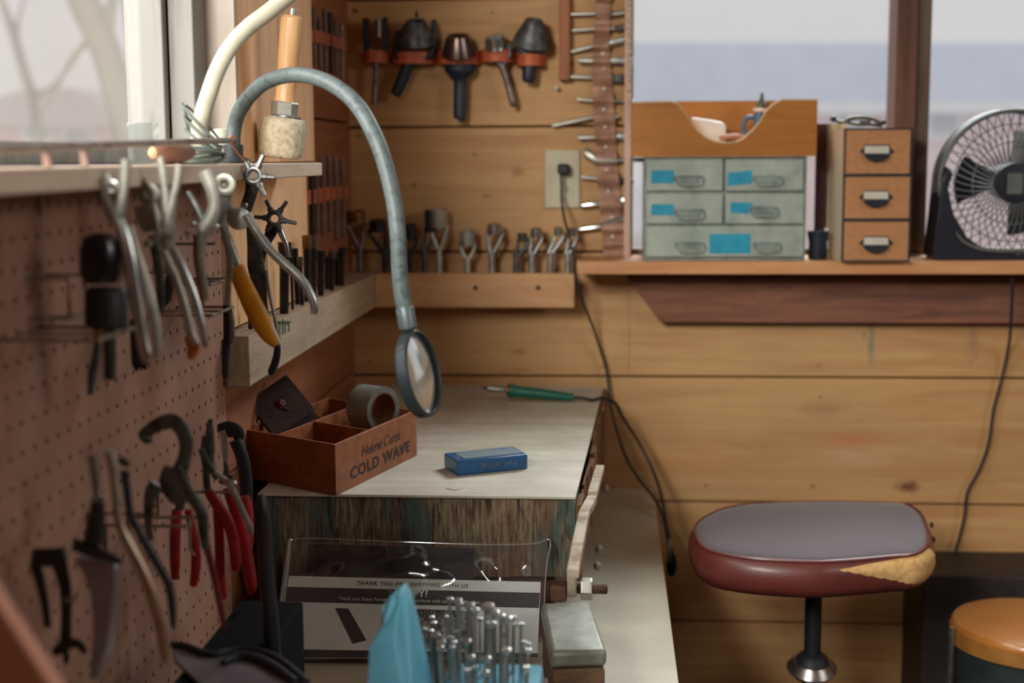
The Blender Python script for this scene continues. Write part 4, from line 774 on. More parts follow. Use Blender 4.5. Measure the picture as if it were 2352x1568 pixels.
mb = MB(); T(mb, Ya, [(1745, 252, 9), (1748, 236, 8), (1750, 228, 5), (1750, 213, 3)]); T(mb, Ya, [(1752, 245, 6), (1764, 236, 5)]); t.part('nozzle', mb, mat('grey_green_metal', S(108, 112, 96), S(84, 88, 76), .5, .5)); t.done()
mb = MB(); T(mb, Ty-.01, [(1652, 316, 5), (1690, 313, 6), (1715, 316, 4)]); one('wood_peg', mb, mat('pink_wood', S(190, 140, 118)), 'pinkish wooden stick lying at the bottom of the scooped tray', 'stick')
# narrow purple-brown board and cream cloth behind
a_, b_ = P(1876, 284, 2.79), P(1893, 570, 2.79)
one('narrow_board', MB().box(a_.x, b_.x, 2.788, 2.80, SILLZ+.0005, a_.z), mat('purple_brown', S(86, 54, 58), S(66, 42, 46), .7), 'narrow purple-brown slat standing behind the tray and the three-drawer box', 'board', bevel=.001)
Yb = 2.645
t = Thing('three_drawer_box', 'tan cardboard box with three drawers and black edges on the back window shelf', 'drawer box')
x0, x1 = P(1936, 440, Yb).x, P(2093, 440, Yb).x; z1_ = P(2010, 294, Yb).z; zb_ = SILLZ+.0005; xs = P(1897, 440, Yb+.14).x
m_bk = mat('black_edge', S(34, 36, 46), rough=.6); m_tan = mat('tan_card', S(182, 128, 82), S(172, 118, 74), .6, scale=90, bump=.05)
m_lin = mat('cream_side', S(206, 190, 162), S(184, 166, 138), .8, scale=20, stretch=(1, 1, .2))
sh = (xs-x0)+.006
mb = MB().prism([(x0, Yb+.0045, zb_), (x1, Yb+.0045, zb_), (x1+sh*.5, Yb+.14, zb_), (x0+sh, Yb+.14, zb_)], (0, 0, z1_-zb_)); t.part('carcass', mb, m_lin)
mb = MB(); e = .003
for (p, q, r, s_) in ((x0, x1, z1_-e, z1_), (x0, x1, zb_, zb_+e), (x0, x0+e, zb_+e, z1_-e), (x1-e, x1, zb_+e, z1_-e)): mb.box(p, q, Yb-.003, Yb+.004, r, s_)
za2, zb2 = P(2010, 402, Yb).z, P(2010, 505, Yb).z
mb.box(x0+e, x1-e, Yb-.001, Yb+.004, za2-.002, za2+.002); mb.box(x0+e, x1-e, Yb-.001, Yb+.004, zb2-.002, zb2+.002); t.part('edge_binding', mb, m_bk)
for (ya_, yb2, hy, hx) in ((299, 398, 345, 2014), (407, 501, 450, 2012), (510, 602, 555, 2012)):
    mb = MB(); px_box(mb, 1939, ya_, 2089, yb2, Yb-.0018, .005); k = t.part('drawer', mb, m_tan)
    pl = [(hx-40, hy+4), (hx-30, hy-6), (hx-28, hy-13), (hx+29, hy-13), (hx+31, hy-6), (hx+41, hy+4), (hx+31, hy+10), (hx-30, hy+10)]
    t.part('label_holder', MB().prism([P(x, y, Yb-.0019) for x, y in pl], (0, -.0015, 0)), m_bk, of=k, bevel=.0005)
    t.part('label_card', MB().prism([P(x, y, Yb-.0035) for x, y in ((hx-28, hy-10), (hx+28, hy-10), (hx+28, hy+7), (hx-28, hy+7))], (0, -.0004, 0)), mat('cream_card', S(206, 202, 186), S(190, 186, 170), .7), of=k)
    L = MB(); vs = []; n = 10
    for i in range(n+1):
        x = hx-28+56*i/n; vs += [P(x, hy+7, Yb-.0035), P(x, hy+7+19*math.sin(math.pi*(i/n*.9+.05))**.6, Yb-.013)]
    L.add(vs, [(2*i, 2*i+2, 2*i+3, 2*i+1) for i in range(n)]); L.add([v+V((0, .002, -.0005)) for v in vs], [(2*i, 2*i+1, 2*i+3, 2*i+2) for i in range(n)]); t.part('cup_pull', L, m_bk, of=k)
t.done()
t = Thing('curtain_edge', 'cream fabric panel hanging behind the three-drawer box', 'curtain'); mb = MB(); vs = []; n = 10
xa_, xb2 = P(1888, 300, 2.80).x, P(1945, 300, 2.80).x; zt3 = P(1900, 284, 2.80).z
for i in range(n+1):
    x = xa_+(xb2-xa_)*i/n; y = 2.802+.004*math.sin(i*1.3); vs += [(x, y, P(1900, 524, 2.80).z), (x, y, zt3), (x, y+.002, P(1900, 524, 2.80).z), (x, y+.002, zt3)]
for i in range(n): a = 4*i; mb.f += [(a, a+4, a+5, a+1), (a+2, a+3, a+7, a+6), (a+1, a+5, a+7, a+3), (a, a+2, a+6, a+4)]; mb.t += [1]*4
mb.v = [V(v) for v in vs]; t.part('curtain_edge', mb, m_lin); t.done()
# wire gadget on the box
t = Thing('brass_wire_puller', 'bent grey metal gadget with two dark knobs lying on the three-drawer box', 'hand tool'); Yg = Yb+.03
mb = MB(); T(mb, Yg, [(1916, 276, 3), (1935, 281, 4), (1955, 272, 5), (1985, 270, 4), (2010, 276, 4), (2025, 286, 4)], .8); T(mb, Yg, [(1945, 281, 4), (1970, 286, 4), (2000, 286, 4), (2026, 289, 4)], .8); t.part('arm', mb, mat('olive_metal', S(120, 116, 98), S(88, 84, 72), .4, .8))
mb = MB(); mb.ball(P(1914, 273, Yg), .0058); mb2 = MB(); mb2.ball(P(2029, 281, Yg), .0048); t.part('knob', mb, m_dark); t.part('knob', mb2, m_dark)
mb = MB(); px_box(mb, 1974, 276, 2000, 284, Yg-.004, .004); t.part('buckle', mb, m_chrome); t.done()
t = Thing('black_cup', 'small black cup on the shelf between the grey cabinet and the three-drawer box', 'cup'); c = P(1878, 592, 2.72); c.z = SILLZ+.0005
t.part('black_cup', MB().lathe([(0, 0), (.017, 0), (.0185, .004), (.017, .03), (.021, .052), (.0195, .052), (.0155, .03), (.016, .006), (0, .006)], c, (0, 0, 1), 28), m_navy); t.done()

# ------------------------------------------------------------------ desk fan
t = Thing('desk_fan', 'round black desk fan cut off by the right edge, on the back window shelf', 'fan'); Yf = 2.70; k = Yf/FPX; c = P(2326, 420, Yf); R = 160*k; m_fb = mat('fan_black', S(36, 38, 48), S(28, 30, 40), .35, scale=20); m_fg = mat('fan_grey', S(98, 102, 98), S(84, 88, 86), .45)
rim = MB().ring(c, (0, 1, 0), R, .0045, 64, 10).lathe([(R-.001, .0), (R+.002, .0), (R+.002, .05), (R-.001, .05), (R-.001, 0)], c, (0, 1, 0), 64).ring(c+V((0, .05, 0)), (0, 1, 0), R, .004, 64, 8); t.part('rim', rim, m_fg)
mb = MB(); r0, r1 = 42*k, R
for i in range(48):
    a = 2*math.pi*i/48; pts = []
    for q in range(6):
        f = q/5; rr = r0+(r1-r0)*f; aa = a+.35*(1-f); pts.append(c+V((rr*math.cos(aa), -.018*math.sin(math.pi*(.5+.5*f))+.002, rr*math.sin(aa))))
    mb.tube(pts, .0011, 6)
for f in (.42, .75): mb.ring(c+V((0, -.012*(1-f)-.003, 0)), (0, 1, 0), r0+(r1-r0)*f, .0012, 56, 6)
t.part('front_grille', mb, m_fg)
mb = MB()
for i in range(40):
    a = 2*math.pi*i/40; mb.tube([c+V((r0*math.cos(a-.5), .066, r0*math.sin(a-.5))), c+V((R*.6*math.cos(a-.25), .066, R*.6*math.sin(a-.25))), c+V((R*math.cos(a), .05, R*math.sin(a)))], .0012, 6)
t.part('rear_grille', mb, m_fb)
kk = t.part('hub', MB().lathe([(0, -.022), (44*k, -.020), (46*k, -.012), (44*k, .004), (0, .004)], c, (0, 1, 0), 40), m_fb)
t.part('badge', MB().box(c.x-.016, c.x+.012, c.y-.0235, c.y-.0225, c.z-.02, c.z+.018), m_fg, of=kk)
t.part('motor', MB().lathe([(0, .03), (.03, .03), (.034, .05), (.03, .085), (0, .09)], c, (0, 1, 0), 28), m_fb)
for i in range(3):
    a = 2*math.pi*i/3+2.6; vs = []; fs = []
    for q in range(9):
        aa = a+q/8*.95
        for u in (0, 1):
            rr = (.032, R*.74)[u]; vs += [c+V((rr*math.cos(aa), .018+.022*q/8, rr*math.sin(aa))), c+V((rr*math.cos(aa), .0195+.022*q/8, rr*math.sin(aa)))]
    for q in range(8): b = q*4; fs += [(b, b+4, b+6, b+2), (b+1, b+3, b+7, b+5), (b+2, b+6, b+7, b+3), (b, b+1, b+5, b+4)]
    fs += [(0, 2, 3, 1), (32, 33, 35, 34)]; t.part('blade', MB().add(vs, fs), m_fb)
zs = SILLZ+.0005; pl = [(2176, 383), (2163, 420), (2154, 500), (2142, 590), (2150, 600), (2420, 612), (2500, 600), (2505, 420), (2482, 383), (2468, 400), (2480, 430), (2474, 490), (2440, 545), (2395, 572), (2326, 586), (2262, 572), (2222, 545), (2190, 490), (2178, 430), (2190, 400)]
pts = [P(x, y, Yf-.012) for x, y in pl]
for p in pts: p.z = max(p.z, zs)
nn = len(pts); half = MB(); inner = pts[10:]; outer = pts[:10]
tri = [(19, 0, 1, 18), (18, 1, 2, 17), (17, 2, 3, 4), (16, 17, 4), (15, 16, 4), (15, 4, 5), (14, 15, 5), (13, 14, 5), (12, 13, 5), (12, 5, 6), (12, 6, 7, 11), (11, 7, 8, 10), (10, 8, 9)]
f0 = pts; f1 = [p+V((0, .085, 0)) for p in pts]
t.part('stand', MB().add(f0+f1, [tuple(reversed(q)) for q in tri]+[tuple(i+nn for i in q) for q in tri]+[(i, (i+1) % nn, (i+1) % nn+nn, i+nn) for i in range(nn)]), m_fb, bevel=.003)
mb = MB(); T(mb, Yf-.016, [(2196, 534, 2), (2215, 556, 4), (2255, 572, 5), (2320, 576, 5), (2400, 572, 4)], 1, 10); t.part('stand_trim', mb, m_fg); t.done()

# ------------------------------------------------------------------ stool
m_vin = mat('maroon_vinyl', S(112, 52, 44), S(84, 36, 34), .42, 0, scale=7, lo=.35, hi=.7, coat=.12)
m_fab = mat('grey_seat_fabric', S(98, 88, 94), S(76, 70, 76), .85, 0, scale=420, lo=.35, hi=.65, bump=.2, sheen=.2)
ZS = .70
ol = [(1600, 1205), (1606, 1240), (1632, 1262), (1700, 1276), (1790, 1284), (1868, 1287), (1905, 1286), (1975, 1281), (2050, 1274), (2095, 1270), (2122, 1255), (2130, 1232), (2126, 1205), (2115, 1180), (2098, 1165), (2072, 1156), (1980, 1152), (1850, 1152), (1740, 1156), (1680, 1163), (1636, 1178)]
sp = [P(x, y, Z=ZS) for x, y in ol]; sp, _ = crom(sp, [1]*len(sp), 5, True); n = len(sp); cen = sum(sp, V())/n
def nrm2(i): a_, b_ = sp[(i-1) % n], sp[(i+1) % n]; d = b_-a_; v = V((d.y, -d.x, 0)).normalized(); return v if v.dot(sp[i]-cen) > 0 else -v
NN = [nrm2(i) for i in range(n)]
def lvl(off, z): return [V((p.x+q.x*off, p.y+q.y*off, z)) for p, q in zip(sp, NN)]
def loft(rows, capa=False, capb=False):
    mb = MB(); vs = [p for r_ in rows for p in r_]; fs = []
    for j in range(len(rows)-1):
        for i in range(n): a = j*n+i; b = j*n+(i+1) % n; fs.append((a, b, b+n, a+n))
    if capa: vs.append(sum(rows[0], V())/n); fs += [(i, (i+1) % n, len(vs)-1) for i in range(n)]
    if capb: vs.append(sum(rows[-1], V())/n); b0 = (len(rows)-1)*n; fs += [(b0+(i+1) % n, b0+i, len(vs)-1) for i in range(n)]
    return mb.add(vs, fs)
cen0 = V((cen.x, cen.y, 0))
shr = lambda k_, z: [V((cen.x+(p.x-cen.x)*k_, cen.y+(p.y-cen.y)*k_, z)) for p in sp]
t = Thing('shop_stool', 'stool with a grey fabric seat and torn maroon vinyl side, right of the workbench', 'stool')
ks = t.part('seat', loft([shr(.55, ZS+.007), shr(.8, ZS+.005), shr(.93, ZS+.003), lvl(-.001, ZS-.001), lvl(0, ZS-.004)], capa=True), m_fab, smooth=1.2)
mb = MB().tube([p+V((0, 0, -.0015)) for p in lvl(.0015, ZS)], .0026, 8, closed=True); t.part('piping', mb, m_vin, of=ks)
side = [(.001, -.003), (.006, -.008), (.0105, -.018), (.012, -.030), (.011, -.042), (.006, -.052), (-.004, -.059), (-.02, -.062)]
t.part('side_band', loft([lvl(o_, ZS+z_) for o_, z_ in side]+[shr(.6, ZS-.062)], capb=True), m_vin, of=ks, smooth=1.2)
# torn opening: foam bulging out of the side band
def side_pt(i, f, out):
    q = f*(len(side)-1); j = min(int(q), len(side)-2); u = q-j; o_ = side[j][0]*(1-u)+side[j+1][0]*u; z_ = side[j][1]*(1-u)+side[j+1][1]*u
    i0 = int(i); v = i-i0; a_ = sp[i0 % n].lerp(sp[(i0+1) % n], v); nn_ = NN[i0 % n].lerp(NN[(i0+1) % n], v); return V((a_.x+nn_.x*(o_+out), a_.y+nn_.y*(o_+out), ZS+z_))
i0f = 31.5; i1f = 53.0; rows = []; NU, NV = 36, 10
for u in range(NU+1):
    s_ = u/NU; hi = .10+.02*math.sin(s_*9); wd = (math.sin(math.pi*min(1, s_*.62+.02))**1.2)*(1 if s_ < .9 else math.sqrt(max(0, (1-s_)/.1)))*.62; row = []
    cv = .22+.10*s_
    for v in range(NV+1):
        f = v/NV; ff = max(.03, cv-wd*.42+wd*f+.012*math.sin(u*2.1)*(f > .9)); row.append(side_pt(i0f+(i1f-i0f)*s_, ff, .0005+.0035*math.sin(math.pi*f)*min(1, 3*wd)-.0015*math.exp(-((f-.55)/.08)**2)*(s_ > .5)))
    rows.append(row)
vs = [p for r_ in rows for p in r_]; fs = [(u*(NV+1)+v, u*(NV+1)+v+1, (u+1)*(NV+1)+v+1, (u+1)*(NV+1)+v) for u in range(NU) for v in range(NV)]
t.part('foam', MB().add(vs, fs), mat('yellow_foam', S(218, 180, 118), S(196, 150, 90), .9, 0, scale=120, bump=.5), of=ks, label='yellow foam showing through the torn vinyl', smooth=1.2)
mb = MB()
for u, q in ((0, 3), (1, 5), (2, 4)): mb.ball(P(2140+3*u, 1205+34*u, Y=2.30), .004+.001*q/3, 6, (.6, 1, 1))
t.part('torn_edge', mb, m_black, of=ks)
pc_ = P(1868, 1400, Y=2.28); px_, py_ = pc_.x, 2.28
mb = MB().lathe([(.0, .012), (.014, .012), (.014, .38), (.0135, .637), (0, .637)], (px_, py_, 0), (0, 0, 1), 24).lathe([(.03, .625), (.07, .632), (.07, .638), (0, .638)], (px_, py_, 0), (0, 0, 1), 24); t.part('post', mb, m_black)
zc_ = P(1862, 1525, Y=2.28).z
mb = MB().lathe([(.0, -.02), (.030, -.02), (.032, 0), (.024, .014), (.016, .02), (0, .02)], (px_, py_, zc_), (0, -.2, 1), 28); t.part('height_knob', mb, m_black)
mb = MB().lathe([(.0145, .012), (.030, .008), (.041, -.006), (.040, -.009), (.028, .0), (.0145, .004)], (px_, py_, zc_), (0, -.25, 1), 32); t.part('chrome_skirt', mb, mat('smoky_chrome', S(170, 160, 156), S(130, 120, 116), .3, .9))
for i in range(5):
    a = i*2*math.pi/5+.3; mb = MB().tube([(px_, py_, .05), (px_+.16*math.cos(a), py_+.16*math.sin(a), .035), (px_+.24*math.cos(a), py_+.24*math.sin(a), .012)], [.018, .014, .012], 10); t.part('foot', mb, m_black)
t.done()
# ------------------------------------------------------------------ dark cabinet and orange topped bin at the lower right
a_ = P(2122, 1322, Y=2.62)
one('floor_cabinet', MB().box(a_.x, a_.x+.42, 2.62, 2.795, .0005, a_.z), mat('charcoal_metal', S(58, 50, 48), S(44, 38, 38), .6, .2), 'dark grey metal cabinet standing on the floor against the back wall', 'cabinet', bevel=.003)
t = Thing('round_stool', 'round orange-topped stool with chrome legs at the bottom right corner', 'stool'); zt4 = .545
pa_ = P(2195, 1432, Z=zt4); rr = .135; cc = V((pa_.x+rr, pa_.y+.02, zt4)); m_ot = mat('orange_vinyl', S(196, 130, 60), S(176, 110, 44), .35, coat=.4, scale=8)
t.part('seat', MB().lathe([(0, .006), (rr*.8, .004), (rr*.97, -.002), (rr, -.008), (rr, -.012)], cc, (0, 0, 1), 56), m_ot)
t.part('seat_band', MB().lathe([(rr-.002, -.036), (rr-.001, -.012), (rr+.0015, -.0125), (rr+.0015, -.036), (rr-.002, -.036)], cc, (0, 0, 1), 56), mat('yellow_band', S(168, 116, 52), S(150, 100, 44), .5))
t.part('drum', MB().lathe([(0, -zt4+.001), (rr-.012, -zt4+.001), (rr-.008, -.034), (0, -.034)], cc, (0, 0, 1), 48), mat('dark_green_drum', S(40, 52, 50), S(30, 40, 40), .6))
for i in range(4):
    a = math.pi+.15+i*math.pi/2; q = V((math.cos(a), math.sin(a), 0)); t.part('leg', MB().tube([cc+q*(rr+.006)+V((0, 0, -.006)), cc+q*(rr+.016)+V((0, 0, -zt4+.001))], .0048, 10), m_chrome)
t.done()
# ------------------------------------------------------------------ workbench
BZ = P(1160, 886, Y=2.785).z                    # top of the thick block
CZ = BZ-.205                                    # pale bench top
rx_ = P(1524, 1300, Z=CZ).x
m_bench = mat('cream_bench_paint', S(196, 190, 170), S(176, 168, 146), .6, 0, scale=9, lo=.3, hi=.75, bump=.05)
t = Thing('workbench', 'long bench with a worn cream painted top against the left and back walls', 'workbench')
t.part('bench_top', MB().box(XL+.027, rx_, .60, 2.79, CZ-.03, CZ), m_bench, bevel=.002)
t.part('apron', MB().box(XL+.03, rx_-.03, .64, .66, CZ-.14, CZ-.031).box(rx_-.05, rx_-.03, .661, 2.75, CZ-.14, CZ-.031), m_brown)
for x, y in ((rx_-.10, .665), (rx_-.10, 2.70), (XL+.03, .665), (XL+.03, 2.70)): t.part('leg', MB().box(x, x+.045, y, y+.045, .0005, CZ-.031), m_brown)
t.done()
fr = P(1322, 1141, Z=BZ); bk = P(1387, 890, Z=BZ); BY = fr.y; BX0 = -.475
zbl = P(1290, 1335, Y=BY).z
m_btop = wood('dusty_block_top', S(222, 218, 202), S(190, 182, 162), 'X', 4, .7, [], 'XY', [(P(1315, 1077, Z=BZ).x, P(1315, 1077, Z=BZ).y, .0025, .006, S(70, 54, 40), .9), (P(1200, 965, Z=BZ).x, P(1200, 965, Z=BZ).y, .12, .03, S(120, 112, 100), .5), (P(1120, 1000, Z=BZ).x, P(1120, 1000, Z=BZ).y, .14, .02, S(140, 134, 120), .45), (P(1080, 905, Z=BZ).x, 2.62, .2, .05, S(150, 112, 80), .6)], grime=(S(160, 150, 130), .5), bump=.35)
m_bend = mat('end_grain', S(150, 134, 108), S(74, 58, 46), .95, 0, scale=60, stretch=(4, 4, .5), lo=.36, hi=.66, bump=1.0)
# end grain gets verdigris and rust stains with shapes of their own
tt = m_bend.node_tree; b_ = tt.nodes['Principled BSDF']; src = b_.inputs['Base Color'].links[0].from_socket
g1 = _ramp(tt, _noise(tt, 9, (3, 3, .5), 5, .6, off=(2, 5, 1)), .50, .60); src = _mix(tt, _mul(tt, g1, .8), src, S(58, 88, 86))
g2 = _ramp(tt, _noise(tt, 7, (2, 2, .8), 6, .7, off=(7, 1, 4)), .52, .64); src = _mix(tt, _mul(tt, g2, .75), src, S(104, 62, 38))
g3 = _ramp(tt, _noise(tt, 30, (2.5, 2.5, .3), 5, .7, off=(1, 9, 4)), .56, .62); src = _mix(tt, _mul(tt, g3, .7), src, S(34, 26, 24)); tt.links.new(src, b_.inputs['Base Color'])
t = Thing('chopping_block', 'thick end-grain wooden work block with a dusty flat top on the bench', 'work block')
xb_ = bk.x; yb_ = 2.785
mb = MB().prism([(BX0, BY, BZ-.004), (fr.x, fr.y, BZ-.004), (xb_, yb_, BZ-.004), (BX0, yb_, BZ-.004)], (0, 0, .004)); t.part('worn_top', mb, m_btop, bevel=.0012)
# front and side faces as uneven upright slabs glued together
random.seed(3); x = BX0; kk_ = None
while x < fr.x-.004:
    wx = min(random.uniform(.010, .034), fr.x-x); 
    if fr.x-(x+wx) < .008: wx = fr.x-x
    d = random.uniform(0, .0014); xe = x+wx; f_ = lambda X_, Y_: X_+(xb_-fr.x)*0
    mb = MB().box(x+.00005, xe-.00005, BY+.002-d+.0025, BY+.35, zbl+random.uniform(0, .006), BZ-.0042-random.uniform(0, .0008)); t.part('lamination', mb, m_bend, bevel=.0005); x = xe
mb = MB().prism([(BX0, BY+.3505, zbl+.003), (fr.x-.004, BY+.3505, zbl+.003), (xb_-.004, yb_, zbl+.003), (BX0, yb_, zbl+.003)], (0, 0, BZ-.0043-zbl-.003)); t.part('core', mb, m_bend)
m_spl = wood('split_wood', S(166, 120, 82), S(98, 60, 42), 'Z', 14, .9, bump=1)
for i in range(13):
    f0, f1 = i/13, (i+.93)/13; p0 = V((fr.x+.0006, BY+.002, 0)).lerp(V((xb_+.0006, yb_, 0)), f0); p1 = V((fr.x+.0006, BY+.002, 0)).lerp(V((xb_+.0006, yb_, 0)), f1); ht = random.uniform(.0, .018)*(i < 6); w_ = random.uniform(.003, .009)
    mb = MB().prism([(p0.x, p0.y, zbl), (p0.x+w_, p0.y+.002, zbl), (p1.x+w_, p1.y, zbl), (p1.x, p1.y, zbl)], (0, 0, BZ-.006-ht-zbl)); t.part('side_slab', mb, m_spl, bevel=.001)
t.part('bearer', MB().box(BX0+.02, fr.x-.03, BY+.03, BY+.10, CZ+.0005, zbl-.0005), m_brown); t.part('bearer', MB().box(BX0+.02, fr.x-.03, 2.60, 2.68, CZ+.0005, zbl+.0025), m_brown)
t.done()
# painted strap of the block's clamp, with bolt, nut
m_wht = mat('chipped_white_strap', S(178, 168, 146), S(128, 106, 84), .7, 0, scale=22, bump=.3)
def side_at(px, py, dx): # point on the plane of the block's right side, dx outside it
    d = P(px, py, Y=2.0)-CAM; n_ = V((yb_-fr.y, -(xb_-fr.x), 0)).normalized(); o_ = V((fr.x, fr.y, 0))+n_*dx; tt_ = (o_-CAM).dot(n_)/d.dot(n_); return CAM+d*tt_
t = Thing('block_clamp', 'pale chipped strap with a nut and bolt along the right side of the work block', 'clamp')
segs = [((1388, 1075), (1372, 1136)), ((1371, 1146), (1355, 1180)), ((1354, 1182), (1340, 1255)), ((1339, 1262), (1330, 1318))]
for (a, b) in segs:
    o_ = .0275; pa2, pb2 = side_at(*a, o_), side_at(*b, o_); dr = (pb2-pa2).normalized(); up_ = V((0, 0, 1)); up_ = (up_-dr*up_.dot(dr)).normalized(); hw = .005; n_ = dr.cross(up_)
    t.part('strap', MB().obox(pa2-up_*hw, pb2-pa2, up_*2*hw, n_*(-.013 if n_.x > 0 else .013)), m_wht, bevel=.001)
pn = P(1338, 1345, Y=BY-.02); 
mb = MB().lathe([(.0, 0), (.017, 0), (.018, .003), (.018, .010), (.016, .012), (0, .012)], pn+V((-.020, 0, .003)), (1, 0, 0), 28); t.part('strap_eye', mb, m_wht)
mb = MB().lathe([(0, 0), (.0145, 0), (.015, .002), (.015, .013), (.0145, .015), (0, .015)], pn+V((-.002, 0, -.004)), (1, 0, 0), 6, (0, .5, 1)); t.part('hex_nut', mb, m_satin, smooth=0)
prof = [(0, 0)]+[(.0060+(.0011 if i % 2 else 0), i*.0009) for i in range(1, 46)]+[(0, .042)]
t.part('threaded_bolt', MB().lathe(prof, pn+V((-.008, 0, -.004)), (1, 0, 0), 16), mat('rusty_thread', S(140, 116, 96), S(90, 66, 52), .5, .5))
a_ = P(1262, 1338, Y=BY-.02); t.part('jaw_block', MB().box(a_.x, pn.x-.0205, BY-.035, BY-.0035, P(1262, 1376, Y=BY-.02).z, a_.z), m_brown, bevel=.004)
for (x, y, z) in ((1391, 1120, 0), (1376, 1262, 0), (1372, 1300, 0)): t.part('dried_lump', MB().ball(side_at(x, y, .018), .006, 8, (1, 1.6, 1.2)), m_wht)
t.done()

# ------------------------------------------------------------------ COLD WAVE box
m_box = wood('red_brown_box', S(176, 106, 60), S(128, 68, 38), 'X', 14, .5, [], 'XY', grime=(S(84, 42, 28), .55), bump=.15)
A = P(772, 1138, Z=BZ+.0005); Bc = P(958, 1045, Z=BZ+.0005); hz = P(772, 1021, Y=A.y).z-BZ-.0005
C = P(552, 984, Z=BZ+.0005+hz); C.z = BZ+.0005
C = C+(C-A).normalized()*0; u_ = Bc-A; v_ = C-A; U1, V1 = u_.normalized(), v_.normalized(); Z1 = V((0, 0, 1)); th = .0045
t = Thing('compartment_box', 'reddish wooden compartment box lettered COLD WAVE at the front left of the work block', 'box')
t.part('front_board', MB().obox(A, u_, V1*th, Z1*hz), m_box, bevel=.0006); t.part('side_board', MB().obox(A+V1*th, v_-V1*th, U1*th, Z1*hz), m_box, bevel=.0006)
t.part('back_board', MB().obox(A+v_, u_, V1*-th, Z1*hz), m_box, bevel=.0006); t.part('side_board', MB().obox(A+u_+V1*th, v_-V1*2*th, U1*-th, Z1*hz), m_box, bevel=.0006)
t.part('base', MB().obox(A+U1*th+V1*th, u_-U1*2*th, v_-V1*2*th, Z1*.004), m_box)
hd = hz*.97
t.part('divider', MB().obox(A+U1*th+v_*.62, u_-U1*2*th, V1*.003, Z1*hd), m_box, bevel=.0004); t.part('divider', MB().obox(A+u_*.42+V1*th, v_*.62-V1*th, U1*.003, Z1*hd), m_box, bevel=.0004); t.part('divider', MB().obox(A+u_*.55+v_*.62+V1*.003, v_*.38-V1*(th+.003), U1*.003, Z1*hd), m_box, bevel=.0004)
m_ink = mat('black_ink', S(36, 30, 36), S(50, 38, 36), .7)
L_ = u_.length; o_ = A-V1*.0003
tm = text_mesh('COLD WAVE', .0212, o_+U1*(L_*.155)+Z1*(hz*.17), U1, Z1, bold=.0007, spacing=1.16); w_ = max((v-o_).dot(U1) for v in tm.v)-L_*.155
def fit_text(body, size, u0, u1, z0, **k):
    tm = text_mesh(body, size, o_+U1*u0+Z1*z0, U1, Z1, **k); w_ = max((v-o_).dot(U1) for v in tm.v)-u0; s_ = (u1-u0)/w_
    for v in tm.v:
        q = (v-o_).dot(U1)-u0; v += U1*(q*(s_-1))
    return tm
kf = 0
t.part('lettering', fit_text('COLD WAVE', .0225, L_*.16, L_*.90, hz*.18, bold=.0006, spacing=1.1), m_ink, of=kf, smooth=0)
t.part('lettering', fit_text('Helene Curtis', .0225, L_*.29, L_*.78, hz*.52, shear=.35), m_ink, of=kf, smooth=0)
t.done()
bo = A; 
def BX(u, v, z): return A+u_*u+v_*v+Z1*z
# leather pouch
m_pouch = mat('dark_brown_leather', S(88, 74, 74), S(62, 50, 52), .42, 0, scale=180, lo=.3, hi=.7, bump=.35, coat=.15)
Yp2 = BX(.25, .78, 0).y
q = [P(x, y, Yp2+d) for x, y, d in ((577, 934, 0), (668, 872, .03), (724, 944, .02), (632, 1000, -.01))]
e1 = q[1]-q[0]; e2 = ((q[3]-q[0])+(q[2]-q[1]))*.5; nf = e1.cross(e2).normalized(); nf = nf if nf.y < 0 else -nf; e2n = e2.normalized(); fr_ = .0105
prof2 = [(e2.length*1.0, 0), (e2.length*.5, .0015), (0, 0)]+[(-fr_*math.sin(a), -fr_+fr_*math.cos(a)) for a in [math.pi*i/8 for i in range(1, 8)]]+[(0, -2*fr_), (e2.length*.6, -2*fr_), (e2.length*1.15, -1.7*fr_)]
vs = []; 
for (s_, h_) in prof2: c_ = q[0]+e2n*s_+nf*h_; vs += [c_, c_+e1]
nP = len(prof2)
cin = []
for i, (s_, h_) in enumerate(prof2):
    a_, b_2 = prof2[max(0, i-1)], prof2[min(nP-1, i+1)]; d = V((b_2[0]-a_[0], b_2[1]-a_[1])).normalized(); cin.append((s_+d.y*-.0022*-1, h_-d.x*.0022*-1))
for (s_, h_) in cin: c_ = q[0]+e2n*s_+nf*h_; vs += [c_, c_+e1]
fs = [(2*i, 2*i+2, 2*i+3, 2*i+1) for i in range(nP-1)]+[(2*(i+nP), 2*(i+nP)+1, 2*(i+nP)+3, 2*(i+nP)+2) for i in range(nP-1)]
fs += [(2*i, 2*(i+nP), 2*(i+nP)+2, 2*i+2) for i in range(nP-1)]+[(2*i+1, 2*i+3, 2*(i+nP)+3, 2*(i+nP)+1) for i in range(nP-1)]+[(0, 1, 2*nP+1, 2*nP), (2*nP-2, 4*nP-2, 4*nP-1, 2*nP-1)]
t = Thing('leather_pouch', 'folded dark brown leather pouch with a knotted button, leaning in the compartment box', 'pouch')
t.part('flap', MB().add(vs, fs), m_pouch, smooth=1.0)
kc = q[0]+e1*.52+e2n*(e2.length*.40)+nf*.004; m_knot = mat('brown_knot', S(132, 84, 58), S(96, 58, 42), .6, scale=60)
mb = MB().ring(kc, nf, .0042, .0026, 16, 8).ring(kc+nf*.003+e1.normalized()*.001, (nf+e1.normalized()*.5), .003, .0022, 14, 8).tube([kc, kc+e2n*.008+nf*.001, kc+e2n*.013+e1.normalized()*.003], .0018, 8); t.part('knot_button', mb, m_knot)
t.done()
